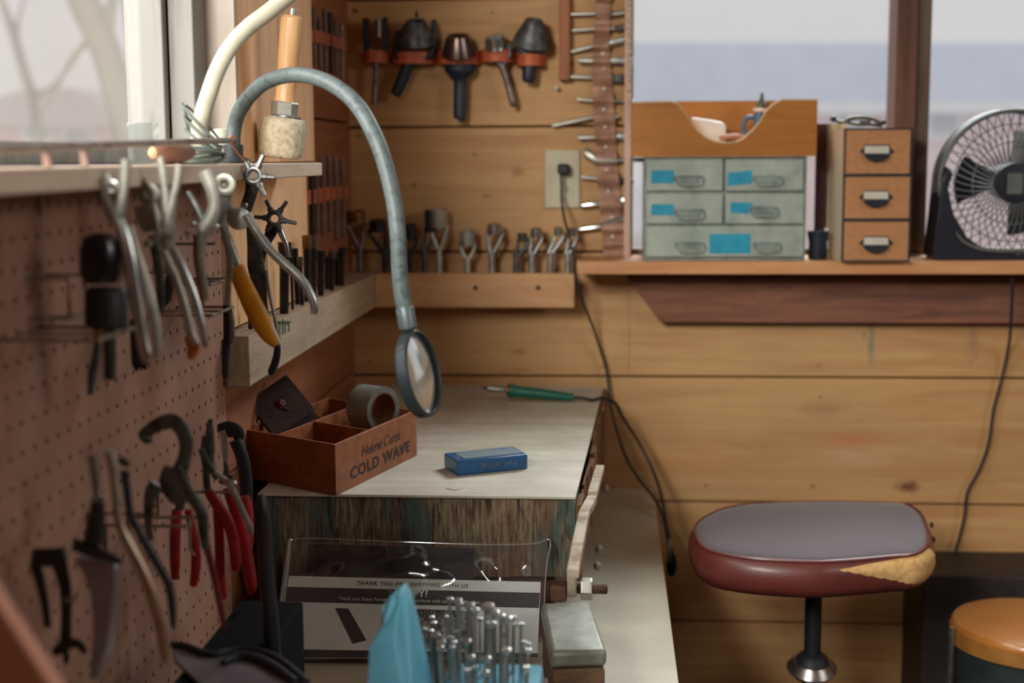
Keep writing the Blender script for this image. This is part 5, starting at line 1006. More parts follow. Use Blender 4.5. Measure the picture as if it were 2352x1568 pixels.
# rolls of tape
m_duct = mat('grey_duct_tape', S(150, 158, 156), S(126, 134, 132), .35, .15, scale=60, bump=.1)
ctr = P(880, 940, Y=BX(.74, .30, 0).y); ax_ = V((.80, -.60, 0)).normalized(); rt = 52*ctr.y/FPX*1.02; ctr.z = max(ctr.z, BZ+.006+rt)
t = Thing('duct_tape_roll', 'grey roll of duct tape standing in the right compartment of the box', 'tape')
wt = .046
t.part('tape', MB().pipe(rt, rt*.76, wt, ctr-ax_*wt*.98, ax_, 48), m_duct); t.part('core', MB().pipe(rt*.758, rt*.70, wt+.001, ctr-ax_*(wt*.98+.0005), ax_, 40), mat('cardboard_core', S(150, 110, 80), S(110, 70, 50), .8)); t.done()
t = Thing('masking_tape_roll', 'tan roll of masking tape behind the grey duct tape in the box', 'tape')
r2 = rt*.86; c2 = ctr-ax_*(wt*.99+.002); c2.z = BZ+.0065+r2
t.part('tape', MB().pipe(r2, r2*.76, .016, c2-ax_*.016, ax_, 44), mat('masking_tan', S(206, 164, 118), S(190, 146, 100), .6)); t.part('core', MB().pipe(r2*.758, r2*.70, .0165, c2-ax_*.01625, ax_, 36), mat('tan_core', S(150, 110, 80))); t.done()

# sharpening block
m_sb = mat('blue_lacquer', S(8, 92, 146), S(4, 70, 118), .35, 0, scale=14, coat=.2)
A2, B2, C2 = P(1050, 1093, Z=BZ+.0005), P(1212, 1076, Z=BZ+.0005), P(1017, 1080, Z=BZ+.0005); h2 = P(1050, 1059, Y=A2.y).z-A2.z; uu, vv = B2-A2, P(1020, 1040, Z=BZ+.0005+h2)-A2; vv.z = 0
t = Thing('sharpening_block', 'worn blue slim block lying alone in the middle of the work block', 'sharpening block')
vv = vv.normalized()*.030*1.0 if vv.length < .02 else vv
k = t.part('body', MB().obox(A2, uu, vv, Z1*h2), m_sb, bevel=.0014)
t.part('worn_face', MB().obox(A2+uu*.13+vv*.16+Z1*(h2+.00005), uu*.83, vv*.72, Z1*.0006), mat('worn_blue_grey', S(112, 132, 140), S(40, 104, 150), .5, 0, scale=20, lo=.5, hi=.7), of=k)
mg = mat('worn_gold_mark', S(138, 128, 98), S(30, 80, 116), .6, 0, scale=240, lo=.45, hi=.55); U2 = uu.normalized()
rnd = random.Random(5); mb = MB()
for (f0, f1) in ((.36, .60), (.66, .86)):
    x = f0
    while x < f1: wq = rnd.uniform(.008, .02); zq = rnd.uniform(.3, .5); mb.obox(A2+uu*x-vv.normalized()*.0004+Z1*h2*zq, U2*wq*.06, vv.normalized()*.0003, Z1*h2*rnd.uniform(.1, .28)); x += wq*1.25
t.part('worn_lettering', mb, mg, of=k, smooth=0)
mb = MB()
for f, g in ((.07, .35), (.12, .6)): mb.lathe([(0, 0), (.0018, 0), (.001, .001), (0, .001)], A2+uu*f+vv*g+Z1*(h2+.0001), (0, 0, 1), 10)
t.part('pin', mb, m_satin, of=k); t.done()
mb = MB(); a_ = P(1030, 1120, Z=BZ); mb.tube([P(x, y, Z=BZ)+V((0, 0, .0009)) for x, y in ((1025, 1122), (1045, 1126), (1062, 1121), (1070, 1112))], .0006, 6, smooth=4); one('thread_scrap', mb, mat('pale_thread', S(200, 190, 168)), 'thin curled pale thread on the work block below the blue block', 'thread')

# wood burning pen
m_grn = mat('green_handle', S(14, 104, 86), S(8, 84, 70), .4, scale=20); Yi = 2.60
t = Thing('soldering_iron', 'green-handled soldering iron lying at the back of the work block with its cord', 'soldering iron'); hz_ = BZ+.011
pt = lambda px, py, dz=0: V((P(px, py, Z=hz_).x, Yi, hz_+dz))
xh0, xh1 = P(1172, 868, Y=Yi).x, P(1318, 880, Y=Yi).x; zz0, zz1 = BZ+.021, BZ+.0095
t.part('handle', MB().lathe([(0, 0), (.0135, 0), (.0135, .006), (.0108, .008), (.0105, .05), (.0085, .09), (.0065, (V((xh1, 0, zz1))-V((xh0, 0, zz0))).length), (0, (V((xh1, 0, zz1))-V((xh0, 0, zz0))).length+.001)], (xh0, Yi, zz0), (xh1-xh0, -.004, zz1-zz0), 24), m_grn)
d_ = V((xh0-xh1, .004, zz0-zz1)).normalized(); b0_ = V((xh0, Yi, zz0))
t.part('collar', MB().lathe([(0, 0), (.006, 0), (.0125, .002), (.0125, .005), (.005, .008), (0, .008)], b0_, d_, 22), m_brs)
t.part('heating_tube', MB().tube([b0_+d_*.008, b0_+d_*.02, b0_+d_*.042], [.0045, .006, .0055], 14), m_steel); t.part('tip', MB().tube([b0_+d_*.042, b0_+d_*.056], [.003, .001], 10), m_dark)
t.part('stand_wire', MB().tube([b0_+d_*.004, V((xh0-.006, Yi-.03, BZ+.004)), V((xh0-.012, Yi-.045, BZ+.0015)), V((xh0-.004, Yi-.045, BZ+.0015))], .001, 8), m_satin)
e_ = V((xh1, Yi-.004, zz1))
t.part('cord', MB().tube([e_, V((e_.x+.015, Yi-.004, BZ+.009)), V((e_.x+.035, Yi+.0, BZ+.0045)), V((bk.x-.002, Yi+.03, BZ+.0035)), P(1408, 925, Y=2.66)+V((.004, 0, 0)), P(1432, 960, Y=2.68), P(1470, 1020, Y=2.70), P(1500, 1080, Y=2.68), P(1520, 1140, Y=2.63), P(1530, 1200, Y=2.56), P(1548, 1290, Y=2.50)], .003, 10, smooth=6), m_cord)
t.done()
t = Thing('inline_switch', 'black inline cord switch with a grey label hanging off the right edge of the bench', 'switch'); c = P(1543, 1270, Y=2.46)
t.part('body', MB().ball(c+V((0, 0, -.02)), .012, 10, (.8, .8, 1.9)), m_black); t.part('label', MB().box(c.x-.008, c.x-.001, 2.445, 2.448, c.z-.012, c.z+.028), mat('grey_label', S(150, 140, 134))); t.done()
# ------------------------------------------------------------------ foreground: clear bag with a printed card
Yb0, Yb1 = BY-.10, BY-.012; zb1 = P(960, 1238, Y=Yb1).z; pn0 = V((0, Yb0, CZ+.0012)); dvec = V((0, Yb1-Yb0, zb1-CZ-.0012)).normalized(); pnrm = V((1, 0, 0)).cross(dvec)
if pnrm.y > 0: pnrm = -pnrm
def BP(px, py, off=0):
    d = P(px, py, Y=1)-CAM; o_ = pn0+pnrm*off; return CAM+d*((o_-CAM).dot(pnrm)/d.dot(pnrm))
ybot = 1500
while min(BP(650, ybot).z, BP(1240, ybot).z) > CZ+.006: ybot += 1
m_film = glassy('clear_film', (.97, .97, .98, 1), .008, .08, (.8, .8, .85, 1), .13, 20, trans=False)
def sheet(c4, nx, ny, amp, seed, off=0):
    rnd = random.Random(seed); ph = [(rnd.uniform(2, 9), rnd.uniform(3, 14), rnd.uniform(0, 6), rnd.uniform(.3, 1)) for _ in range(7)]; vs = []
    for j in range(ny+1):
        for i in range(nx+1):
            u, v = i/nx, j/ny; p = (c4[0].lerp(c4[1], u)).lerp(c4[3].lerp(c4[2], u), v); h = sum(a*math.sin(fx*u*3+fy*v*2+p0) for fx, fy, p0, a in ph)/3.5
            h += .8*math.sin(26*u+9*v*math.sin(7*u))*math.exp(-((v-.26)/.09)**2)+.5*math.sin(40*u+5)*math.exp(-((v-.05)/.05)**2)
            e = min(1, 8*min(u, 1-u, v, 1-v)); vs.append(p+pnrm*(off+amp*(.6+h)*e))
    return MB().add(vs, [(j*(nx+1)+i, j*(nx+1)+i+1, (j+1)*(nx+1)+i+1, (j+1)*(nx+1)+i) for j in range(ny) for i in range(nx)])
t = Thing('clear_zip_bag', 'clear plastic bag with a printed card, leaning against the front of the work block', 'plastic bag')
cs = [BP(668, 1246), BP(1258, 1246), BP(1246, ybot), BP(622, ybot)]
t.part('back_film', sheet(cs, 40, 16, .0006, 1), m_film, smooth=1.5)
t.part('front_film', sheet(cs, 110, 40, .0036, 2, .0045), m_film, smooth=1.5)
m_edge = glassy('film_edge', (.8, .8, .82, 1), .25, .1, (.8, .8, .85, 1), .6, 20, trans=False)
e_ = [BP(664, 1240, .001), BP(720, 1236, .002), BP(900, 1243, .003), BP(1100, 1250, .003), BP(1225, 1248, .003), BP(1256, 1238, .003), BP(1264, 1250, .003), BP(1255, 1300, .003), BP(1250, 1400, .003), BP(1258, 1450, .002), BP(1245, ybot-4, .002)]
t.part('seam', MB().tube(e_, .0012, 8, smooth=4).tube([BP(666, 1238, .001), BP(655, 1320, .001), BP(638, 1440, .001), BP(622, ybot-4, .001)], .0035, 8), m_edge)
m_cdark = mat('card_charcoal', S(54, 54, 58), S(46, 46, 50), .6, scale=10); m_cgrey = mat('card_pale_grey', S(228, 234, 230), S(216, 222, 218), .6, scale=10); m_navyc = mat('navy_insert', S(10, 13, 22), S(6, 8, 14), .6)
def quad(c, off, th=.0005): return MB().prism([BP(x, y, off) for x, y in c], pnrm*-th)
kc_ = t.part('card', quad([(664, 1322), (1242, 1336), (1234, ybot-6), (632, ybot-6)], .0012), m_cgrey, smooth=0)
t.part('printed_band', quad([(660, 1347), (1240, 1361), (1238, 1396), (654, 1381)], .0016, .0003), m_cdark, of=kc_, smooth=0)
t.part('printed_band', quad([(640, 1490), (1236, 1500), (1235, ybot-7), (634, ybot-7)], .0016, .0003), m_cdark, of=kc_, smooth=0)
m_pic = mat('card_photo', S(150, 150, 142), S(70, 68, 64), .6, scale=90, lo=.45, hi=.55)
t.part('printed_picture', quad([(960, 1398), (1080, 1403), (1076, 1490), (956, 1488)], .0017, .0003), m_pic, of=kc_, smooth=0)
t.part('printed_picture', quad([(770, 1396), (800, 1397), (842, 1470), (810, 1478)], .0017, .0003), m_cdark, of=kc_, smooth=0)
t.part('insert', quad([(708, 1249), (1090, 1258), (1088, 1332), (702, 1322)], .0009), m_navyc, label='navy black insert', smooth=0)
def card_text(body, xa, ya, xb3, yb3, m, **k):
    o_ = BP(xa, ya, .0021); e = BP(xb3, yb3, .0021); ux = e-o_; tm = text_mesh(body, 1.0, (0, 0, 0), (1, 0, 0), (0, 0, 1), **k); w_ = max(v.x for v in tm.v); s_ = ux.length/w_; un = ux.normalized(); uz = (dvec-un*dvec.dot(un)).normalized()
    for v in tm.v: q = o_+un*(v.x*s_)+uz*(v.z*s_); v.x, v.y, v.z = q.x, q.y, q.z
    t.part('lettering', tm, m, of=kc_, smooth=0)
m_tx = mat('dark_print', S(30, 32, 36)); m_tw = mat('pale_print', S(250, 252, 250))
card_text('THANK YOU FOR SHOPPING WITH US', 820, 1342, 1075, 1349, m_tx, bold=.012, spacing=1.3)
card_text('HAPPY?', 904, 1369, 982, 1371, m_tw, bold=.012)
card_text('Thank you! Enjoy Painting on different surfaces with our Happy Brushes.', 778, 1377, 1104, 1386, m_tw, spacing=1.05)
card_text('HAPPY?', 930, 1416, 1020, 1419, m_tx, bold=.015)
t.done()

# ------------------------------------------------------------------ metal clad block, front right
zc5 = P(1300, 1380, Y=BY-.085).z; cc4 = [P(x, y, Z=zc5) for x, y in ((1246, 1384), (1352, 1379), (1390, 1493), (1268, 1498))]
t = Thing('metal_clad_block', 'grey worn metal-topped wooden block lying on the bench in front of the hex nut', 'block')
m_clad = mat('worn_zinc', S(150, 152, 142), S(112, 112, 100), .5, .35, scale=18, bump=.3)
dn = V((0, 0, -1)); t.part('core', MB().prism([c_+dn*.0225 for c_ in cc4], dn*(zc5-.023-CZ)), wood('rough_block_wood', S(146, 116, 88), S(70, 48, 36), 'X', 16, .9, bump=1), bevel=.003)
t.part('metal_cap', MB().prism([cc4[0]+V((-.002, .002, 0)), cc4[1]+V((.002, .002, 0)), cc4[2]+V((.002, .003, 0)), cc4[3]+V((-.002, .003, 0))], dn*.022), m_clad, bevel=.006); t.done()

# ------------------------------------------------------------------ stamps in the blue holder
m_foam = mat('sky_blue_foam', S(112, 190, 216), S(88, 172, 202), .6, 0, scale=9); YS = 1.27
zt5 = P(1130, 1522, Y=YS+.13).z; x0, x1 = P(1020, 1532, Y=YS).x, P(1232, 1532, Y=YS).x; xr0, xr1 = P(820, 1560, Y=YS).x, x1+.004
one('wooden_riser', MB().box(xr0-.02, xr1, YS-.02, YS+.16, CZ+.0005, zt5-.0255), m_brown, 'brown wooden riser under the blue stamp holder', 'block', bevel=.002)
t = Thing('stamp_holder', 'sky blue block at the bottom of the frame holding upright steel stamps', 'tool holder')
t.part('stamp_holder', MB().box(x0-.01, x1, YS-.002, YS+.13, zt5-.025, zt5), m_foam, bevel=.004); t.done()
t = Thing('blue_wedge', 'tall sky blue folded wedge standing left of the steel stamps', 'foam piece'); Yw = YS-.012; zw = zt5-.0247
W = lambda x, y, d=0: P(x, y, Y=Yw+d)
A_, Bq, Cq, Dq, Eq = W(922, 1357, .02), W(876, 1398, .02), W(884, 1432, .015), W(848, 1490, .01), W(836, 1566, .0)
Fq, Gq, Hq = W(950, 1566, -.022), W(1006, 1566, .012), W(938, 1384, .02); Iq = W(905, 1470, -.006)
for q_ in (Eq, Fq, Gq): q_.z = zw
back = [v+V((0, .03 if v.z > zw+.001 else .035, 0)) for v in (A_, Bq, Cq, Dq, Eq, Gq, Hq)]
vs = [A_, Bq, Cq, Dq, Eq, Fq, Gq, Hq, Iq]+back
fs = [(0, 1, 2), (0, 2, 8), (2, 3, 8), (3, 4, 5, 8), (0, 8, 5), (0, 5, 7), (7, 5, 6)]
ob = [0, 1, 2, 3, 4, 5, 6, 7]; bm_ = {0: 9, 1: 10, 2: 11, 3: 12, 4: 13, 6: 14, 7: 15}
fs += [(1, 0, 9, 10), (2, 1, 10, 11), (3, 2, 11, 12), (4, 3, 12, 13), (7, 6, 14, 15), (0, 7, 15, 9), (5, 4, 13, 14, 6), (9, 15, 14, 13, 12, 11, 10)]
t.part('blue_wedge', MB().add(vs, fs), m_foam, smooth=0, bevel=.0015); t.done()
one('wedge_wire', MB().tube([W(897, 1345, .012), W(893, 1372, -.002), W(886, 1400, -.004), W(880, 1420, .0), W(878, 1432, .004)], .0009, 8, smooth=4), m_dark, 'thin dark wire draped over the top of the blue wedge', 'wire')
HD = [(1095, 350, 40, 3), (1180, 362, 48, 3), (1200, 398, 40, 1), (1310, 415, 58, 2), (1362, 467, 52, 1), (1500, 425, 82, 3), (1572, 492, 62, 2), (1505, 545, 42, 2), (1535, 612, 66, 1), (1650, 532, 46, 2), (1712, 560, 60, 1), (1782, 542, 30, 3), (1792, 622, 24, 2), (1866, 616, 34, 2), (920, 606, 34, 3), (900, 545, 30, 4), (830, 672, 24, 3), (885, 692, 34, 2), (942, 742, 54, 2), (1180, 702, 46, 2), (1096, 766, 44, 2),
      (1002, 812, 52, 1), (1142, 816, 34, 1), (1272, 802, 58, 1), (1120, 868, 32, 0), (990, 872, 42, 0), (1894, 812, 26, 2), (1946, 832, 26, 3), (1702, 902, 58, 0), (1942, 896, 36, 1), (1322, 972, 44, 0), (1490, 990, 52, 0), (1362, 1082, 32, -.3), (1284, 1112, 34, -.6), (1476, 1136, 44, -.6), (1920, 1082, 36, -.4), (1700, 716, 36, 1.5), (1420, 560, 30, 3.4), (1060, 540, 24, 3.6)]
placed = []; proto = {}
PLC = ['tallest', 'tall', 'short', 'low']
for i, (cx, cy, hw, dd) in enumerate(HD):
    px, py, r = 800+cx/4.704, 1300+cy/4.704, hw/4.704*1.05; Y = YS+.02+dd*.026+(i % 3)*.004; p = P(px, py, Y=Y)
    for _ in range(40):
        if all((p.x-q.x)**2+(p.y-q.y)**2 > (rr+r*Y/FPX*.9)**2 for q, rr in placed): break
        Y += .003; p = P(px, py, Y=Y)
    if Y > YS+.125: Y = min(Y, YS+.125); p = P(px, py, Y=Y)
    placed.append((p, r*Y/FPX*.55)); R = r*Y/FPX; H = p.z-zt5; lean = V(((cx-1400)/1400*.004, 0, 0))*1.0; b = V((p.x-lean.x, p.y, zt5+.0002)); tp = p
    row = 'back' if dd >= 2 else ('middle' if dd >= .9 else 'front'); nb = 'left' if cx < 1150 else ('centre' if cx < 1550 else 'right')
    t = Thing('leather_stamp', '', 'leather stamp', 'steel leather stamps in the blue holder'); hh = min(.006, H*.3)
    t.l = 'steel leather stamp in the %s row, %s part of the blue holder' % (row, nb) if 0 else ''
    t.part('shank', MB().tube([b, b.lerp(tp, .25), tp+V((0, 0, -hh))], [R*.52, R*.5, R*.42], 12), m_chrome if i % 3 else m_steel)
    mb = MB(); n_ = 14; prof = [(R*.45, -hh), (R*.9, -hh*.45), (R, -hh*.2), (R*.96, 0), (R*.5, .0006), (0, .0002)]
    mb.lathe(prof, tp, (0.0, -.22, 1), n_); 
    if i % 4 == 0:
        for q in range(8): a = q*math.pi/4; mb.ball(tp+V((math.cos(a)*R*.6, math.sin(a)*R*.6, .0002)), R*.2, 4)
    t.part('stamp_head', mb, m_chrome); t.sx = (px, py); placed[-1] = (p, R*.55); t.hd = (row, nb, cx, cy)
    proto[i] = t
order = {}
for i, t in proto.items(): order.setdefault((t.hd[0], t.hd[1]), []).append((t.hd[2], i))
for (row, nb), l in order.items():
    for q, (_, i) in enumerate(sorted(l)):
        proto[i].l = 'upright steel stamp, %s from the left in the %s row, %s of the holder' % (ORD[q], row, {'left': 'left end', 'centre': 'middle', 'right': 'right end'}[nb])
for t in proto.values(): t.done()

# ------------------------------------------------------------------ dark things at the lower left
Yr = 1.36; a_ = P(599, 1134, Y=Yr); mb = MB(); bt = P(632, 1568, Y=Yr); k = (a_.z-CZ)/(a_.z-bt.z); b_ = a_.lerp(bt, k); b_.z = CZ+.001
r_ = 17*Yr/FPX; one('dark_rod', mb.tube([b_, b_.lerp(a_, .5), b_.lerp(a_, .93), b_.lerp(a_, .985), a_], [r_*1.5, r_*1.15, r_, r_*.8, r_*.3], 18), mat('dark_violet_steel', S(66, 60, 68), S(44, 40, 48), .4, .4, scale=12), 'tall dark round-topped rod standing on the bench between the red grips and the bag', 'rod')
zb6 = P(500, 1500, Y=1.33).z
a_, b_ = P(396, 1500, Y=1.30).x, P(640, 1500, Y=1.33).x
one('shade_box', MB().box(max(a_, -.405), b_-.012, 1.18, 1.50, CZ+.0005, zb6), mat('box_shade_black', S(10, 10, 12), S(7, 7, 9), .95, spec=.1), 'added low box on the bench, black in place of shade, under the grey shears package', 'box', bevel=.003)  # added support box; its flat black stands in for the shade here
t = Thing('shears_package', 'grey flat tool with navy rubber edges, bottom left on the black box', 'tool')
zq = zb6+.0008; ZP = lambda x, y, dz=0: P(x, y, Z=zq+dz)
pl = [(394, 1484), (440, 1492), (485, 1506), (520, 1500), (580, 1506), (630, 1524), (700, 1566), (700, 1600), (480, 1600), (440, 1560), (402, 1524)]
k = t.part('plate', MB().prism([ZP(x, y) for x, y in pl], (0, 0, .004)), mat('grey_plate', S(128, 122, 130), S(104, 98, 106), .4, .3, scale=8), bevel=.001)
mb = MB().tube([ZP(x, y, .006) for x, y in ((392, 1480), (430, 1484), (485, 1503), (540, 1492), (600, 1496), (650, 1520), (705, 1566))], .0035, 10, smooth=4); t.part('rubber_edge', mb, m_navy)
mb = MB().tube([ZP(x, y, .0065) for x, y in ((512, 1522), (545, 1508), (590, 1512), (640, 1538), (680, 1566))], [.003, .006, .005, .0045, .003], 10, smooth=4); t.part('rubber_edge', mb, m_navy)
o_ = ZP(402, 1500, .0045); ux = (ZP(456, 1512, .0045)-o_); tm = text_mesh('TOOL', .012, o_, ux, V((0, 0, 1)).cross(ux), bold=.0004); t.part('lettering', tm, m_ink, of=k, smooth=0)
t.done()
Yk = .82; p0, p1 = P(-64, 1300, Y=Yk), P(96, 1546, Y=Yk); d = (p1-p0).normalized(); nrm_ = V((-d.z, 0, d.x)); nrm_ = -nrm_ if nrm_.x > 0 else nrm_
s0 = (p0.x-(PX+.004))/d.x; top_ = p0-d*s0; s1 = (p1.z-CZ-.001)/-d.z; bot_ = p1+d*s1
nb_ = nrm_*.05; tpp = top_; bq = bot_
one('leaning_plank', MB().prism([tpp, bq, V((bq.x-.06, Yk, CZ+.001)), V((tpp.x+.0, Yk, tpp.z-.09))], (0, .018, 0)), mat('pink_plank', S(224, 158, 130), S(206, 140, 112), .7, scale=8, stretch=(1, 1, .3)), 'pinkish board leaning on the pegboard at the bottom left corner', 'board', bevel=.002)
# ------------------------------------------------------------------ lamps and things on the left window shelf
m_neck = mat('grey_green_neck', S(100, 112, 112), S(66, 76, 76), .5, .1, scale=110, lo=.5, hi=.7, bump=.1)
m_dneck = mat('dark_neck_base', S(70, 76, 78), S(52, 58, 60), .5, .2)
t = Thing('magnifier_lamp', 'grey gooseneck arm with a round magnifying lens hanging over the compartment box', 'magnifier')
xn = -.449; Y0 = P(537, 340, X=xn).y; path = [(537, 352, 0), (536, 318, 0), (540, 285, 0), (550, 255, -.01), (572, 222, -.02), (604, 192, -.035), (645, 176, -.05), (690, 172, -.07), (740, 183, -.09), (785, 208, -.11), (822, 244, -.13), (850, 290, -.145), (874, 345, -.155), (892, 405, -.16), (906, 470, -.165), (914, 540, -.17), (917, 610, -.17), (922, 670, -.17), (929, 706, -.17)]
ps = [P(x, y, Y=Y0+d) for x, y, d in path]; ps[0].z = SZ+.004
t.part('gooseneck', MB().tube(ps, .0088, 18, smooth=5), m_neck)
mb = MB(); 
t.part('base', MB().lathe([(0, 0), (.019, 0), (.02, .003), (.017, .006), (.0115, .008), (.0115, .022), (0, .022)], (ps[0].x, ps[0].y, SZ+.0006), (0, 0, 1), 28), m_dneck)
YL = Y0-.17; a_, b_ = P(929, 704, Y=YL), P(938, 757, Y=YL); t.part('ferrule', MB().tube([a_, a_.lerp(b_, .08), b_.lerp(a_, .1), b_], [.0092, .0102, .0102, .008], 20), mat('spotted_ferrule', S(96, 108, 110), S(160, 160, 146), .4, .3, scale=160, lo=.6, hi=.66))
lc = P(962, 858, Y=YL); fx = Fv.copy(); rgt = Rv.copy(); nl = (rgt*.955+fx*-.29+V((0, 0, .07))).normalized(); upv = (P(938, 758, Y=YL)-lc); nl = (nl-upv.normalized()*nl.dot(upv.normalized())).normalized(); RL = upv.length*.985
t.part('lens_rim', MB().lathe([(RL*.93, -.007), (RL*.97, -.007), (RL, -.005), (RL, .005), (RL*.97, .007), (RL*.93, .007), (RL*.93, -.007)], lc, nl, 56), mat('rim_grey', S(54, 62, 66), S(120, 122, 114), .4, .2, scale=90, lo=.62, hi=.7))
m_lens = glassy('lens_glass', (.90, .97, .95, 1), .98, .12, (.78, .87, .80, 1), .35, 18, trans=False)  # pale diffuse colour stands in for the window reflected in the lens
t.part('lens', MB().lathe([(0, .0075), (RL*.4, .0065), (RL*.75, .0035), (RL*.925, .0005), (RL*.925, -.0005), (RL*.75, -.0035), (RL*.4, -.0065), (0, -.0075)], lc, nl, 48), m_lens)
t.done()
m_cream = mat('cream_enamel', S(212, 208, 186), S(198, 192, 168), .4, 0, scale=20)
t = Thing('cream_arm_lamp', 'cream bent lamp arm rising out of the top of the frame from the window shelf', 'lamp')
xc = -.462; Y1 = P(456, 330, X=xc).y; ps2 = [P(x, y, Y=Y1+d) for x, y, d in ((456, 335, 0), (458, 300, 0), (465, 262, 0), (480, 215, .01), (500, 160, .02), (528, 110, .03), (568, 65, .045), (620, 25, .06), (685, -30, .08), (760, -110, .10), (830, -230, .12), (880, -360, .14), (900, -430, .15))]; ps2[0].z = SZ+.004
t.part('arm', MB().tube(ps2, .0095, 18, smooth=5), m_cream)
t.part('base', MB().lathe([(0, 0), (.018, 0), (.0175, .008), (.0115, .012), (0, .012)], (ps2[0].x, ps2[0].y, SZ+.0006), (0, 0, 1), 24), m_cream)
hd = ps2[-1]; t.part('lamp_head', MB().lathe([(0, .0), (.02, 0), (.03, -.03), (.07, -.09), (.068, -.09), (.028, -.032), (0, -.01)], hd, (-.2, 0, 1), 36), m_cream); t.done()
# cord wound round the cream arm
m_gc = mat('grey_green_cord', S(112, 122, 114), S(88, 96, 90), .6, scale=40)
t = Thing('coiled_cord', 'grey cord coiled round the foot of the cream lamp arm', 'cord'); cb = V((ps2[0].x, ps2[0].y, 0)); pts = []
rnd = random.Random(4)
for i in range(7*16):
    a = i/16*2*math.pi; q = i//16; rx_2 = .034+.0035*math.sin(q*2.1); ry_2 = .030+.003*math.cos(q*1.7); pts.append(V((cb.x+.002+rx_2*math.cos(a)*.75, cb.y-.004+ry_2*math.sin(a)*1.0, SZ+.0030+q*.0026+.0018*math.sin(a*2+q))))
for q in range(3):
    for i in range(18):
        a = i/18*2*math.pi+math.pi; rr = .0165+.002*q; pts.append(V((cb.x+.004+rr*math.cos(a), cb.y+rr*math.sin(a)*.8, SZ+.026+.006*q-rr*1.0*math.cos(a)*(.75+.15*q)+.004*q)))
t.part('coiled_cord', MB().tube(pts, .0016, 8, smooth=2), m_gc); t.done()
# roller tool
t = Thing('hand_dauber', 'wooden-handled tool with hex nut and fleece roll at the right end of the window shelf', 'roller'); xr = -.452; Yq = P(645, 360, X=xr).y
m_hand = wood('turned_handle', S(226, 184, 134), S(204, 146, 94), 'Z', 10, .35)
def v_lathe(pr, m, name, of=None, n=30):
    pc = []; base = P(645, 0, Y=Yq)
    prof = [(r*Yq/FPX, P(645, y, Y=Yq).z) for y, r in pr]
    return prof
axp, axq = P(644, 358, Y=Yq), P(672, 30, Y=Yq); axd = (axq-axp).normalized(); Lh = (axq-axp).length; f = lambda y: (358-y)/328*Lh; kq = Yq/FPX
fl = []; nn_ = 44
random.seed(11)
mb = MB(); prof = [(0, f(362)), (40, f(362)), (51, f(357)), (53, f(345)), (54, f(310)), (53, f(285)), (48, f(272)), (30, f(268)), (0, f(268))]
mb.lathe([(r*kq, h) for r, h in prof], axp, axd, nn_)
for i, v in enumerate(mb.v): v += V((random.uniform(-1, 1), random.uniform(-1, 1), random.uniform(-1, 1)))*.0009
lowz = min(v.z for v in mb.v)
for v in mb.v: v.z += max(0, SZ+.0006-lowz)
t.part('fleece_roll', mb, mat('cream_fleece', S(206, 194, 168), S(176, 160, 128), .95, 0, scale=150, bump=1.0, sheen=.4), smooth=1.5)
t.part('washer', MB().lathe([(0, f(269)), (34*kq, f(269)), (34*kq, f(265)), (0, f(265))], axp+V((.004, 0, 0)), axd, 26), m_steel)
t.part('hex_nut', MB().lathe([(0, f(266)), (30*kq, f(266)), (31*kq, f(262)), (31*kq, f(236)), (29*kq, f(232)), (0, f(232))], axp, axd, 6, (.3, 1, 0)), m_satin, smooth=0)
t.part('handle', MB().lathe([(0, f(233)), (26*kq, f(233)), (24*kq, f(225)), (23*kq, f(190)), (25*kq, f(120)), (26*kq, f(60)), (25*kq, f(42)), (20*kq, f(36)), (0, f(36))], axp, axd, 28), m_hand)
t.part('end_nut', MB().lathe([(0, f(37)), (8*kq, f(37)), (9*kq, f(28)), (7*kq, f(19)), (0, f(17))], axp, axd, 12), m_satin); t.done()
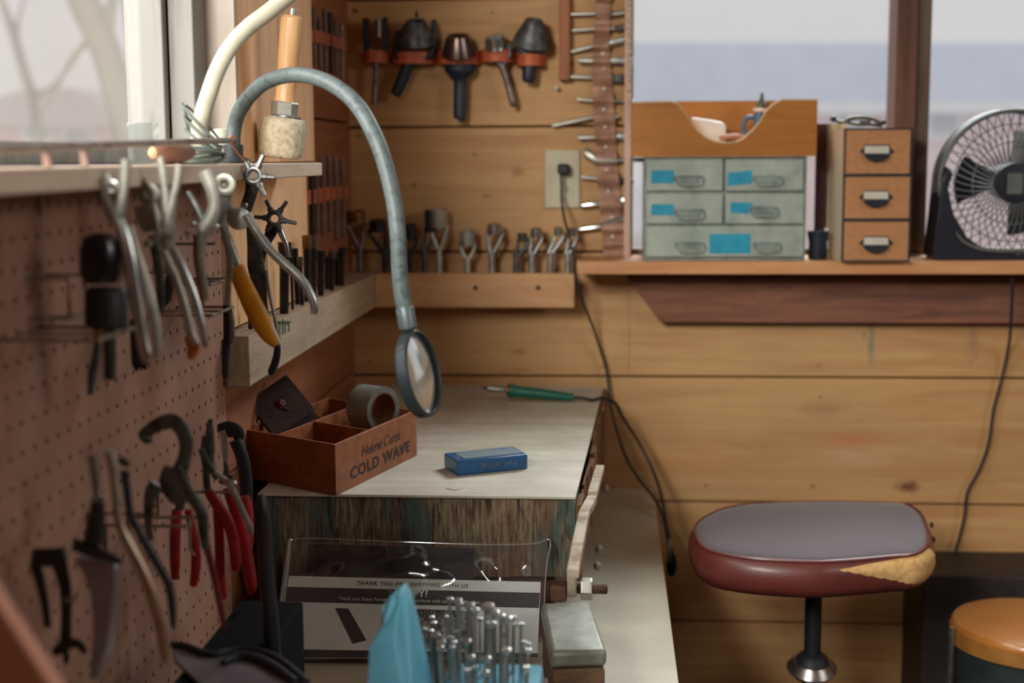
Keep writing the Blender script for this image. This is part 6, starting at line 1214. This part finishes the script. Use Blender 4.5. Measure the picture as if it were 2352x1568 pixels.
# rod with a copper wire loop
xd = -.437; pa_, pb_ = P(536, 322, X=xd), P(-60, 344, X=xd)
t = Thing('curtain_rod', 'dusty grey-brown rod running along the window shelf, ending at the magnifier arm', 'rod')
t.part('rod', MB().tube([pa_, pa_.lerp(pb_, .02), pb_], [.0020, .0032, .0038], 12), mat('dusty_rod', S(160, 148, 138), S(130, 118, 108), .7, scale=40))
mc = mat('copper_wire', S(176, 110, 80), rough=.4, metal=.6); t.part('wire_tie', MB().ring(pa_+V((0, -.006, 0)), (0, 1, .1), .0045, .0012, 18, 6).tube([pa_+V((0, -.006, -.004)), pa_+V((.006, -.006, -.014)), pa_+V((.016, -.004, -.026))], .0011, 6), mc)
k = 0
for y_ in (1.09, 1.17): t.part('bracket', MB().box(xd-.003, xd+.003, y_-.002, y_+.002, SZ+.0002, pb_.lerp(pa_, (y_-pb_.y)/(pa_.y-pb_.y)).z-.0045), mat('peg_pink', S(150, 120, 106)))
t.done()
t = Thing('round_wooden_handle', 'brown turned wooden handle with a pale tip lying behind the rod on the window shelf', 'handle'); xh = -.468; Yh = P(385, 328, X=xh).y; kh = Yh/FPX; a_, b_ = P(350, 334, Y=Yh-.02), P(428, 314, Y=Yh+.02); ax_ = (b_-a_).normalized(); Lh2 = (b_-a_).length
lo_ = 27*kh; ctrz = SZ+.0006+lo_*.98
for v in (a_, b_): v.z = ctrz
ax_ = (b_-a_).normalized()
t.part('grip', MB().lathe([(15*kh, 0), (22*kh, .004), (27*kh, Lh2*.3), (26*kh, Lh2*.6), (19*kh, Lh2), (11*kh, Lh2*1.15), (0, Lh2*1.18)], a_, ax_, 28), wood('walnut_handle', S(136, 96, 78), S(100, 66, 52), 'Y', 12, .4))
t.part('tip', MB().lathe([(0, -.004), (9*kh, -.003), (14*kh, .0), (14*kh, .001), (0, .001)], a_-ax_*.0002, ax_, 24), mat('pale_tip', S(222, 180, 140)), label='pale wooden tip'); t.done()
t = Thing('clear_plastic_case', 'small clear plastic case standing by the window glass, left of the window frame', 'case'); xz = -.50; Yz = P(322, 330, X=xz).y; a_, b_ = P(290, 282, Y=Yz), P(352, 332, Y=Yz)
t.part('clear_plastic_case', MB().box(a_.x, b_.x, Yz, Yz+.02, SZ+.0006, a_.z), glassy('case_plastic', (.9, .93, .93, 1), .3, .1, (.85, .88, .86, 1), .15), bevel=.001); t.done()
t = Thing('pale_knob', 'small cream knob with a reddish base standing between the two lamp arms', 'knob'); xk = -.470; Yk2 = P(508, 340, X=xk).y; c = P(508, 350, Y=Yk2); c.z = SZ+.0006
t.part('knob', MB().lathe([(0, .006), (.010, .006), (.0135, .012), (.0135, .034), (.012, .040), (.005, .042), (0, .042)], c, (0, 0, 1), 24), m_cream)
t.part('base', MB().lathe([(0, 0), (.011, 0), (.0115, .0055), (0, .0055)], c, (0, 0, 1), 24), mat('terracotta', S(170, 108, 80))); t.done()
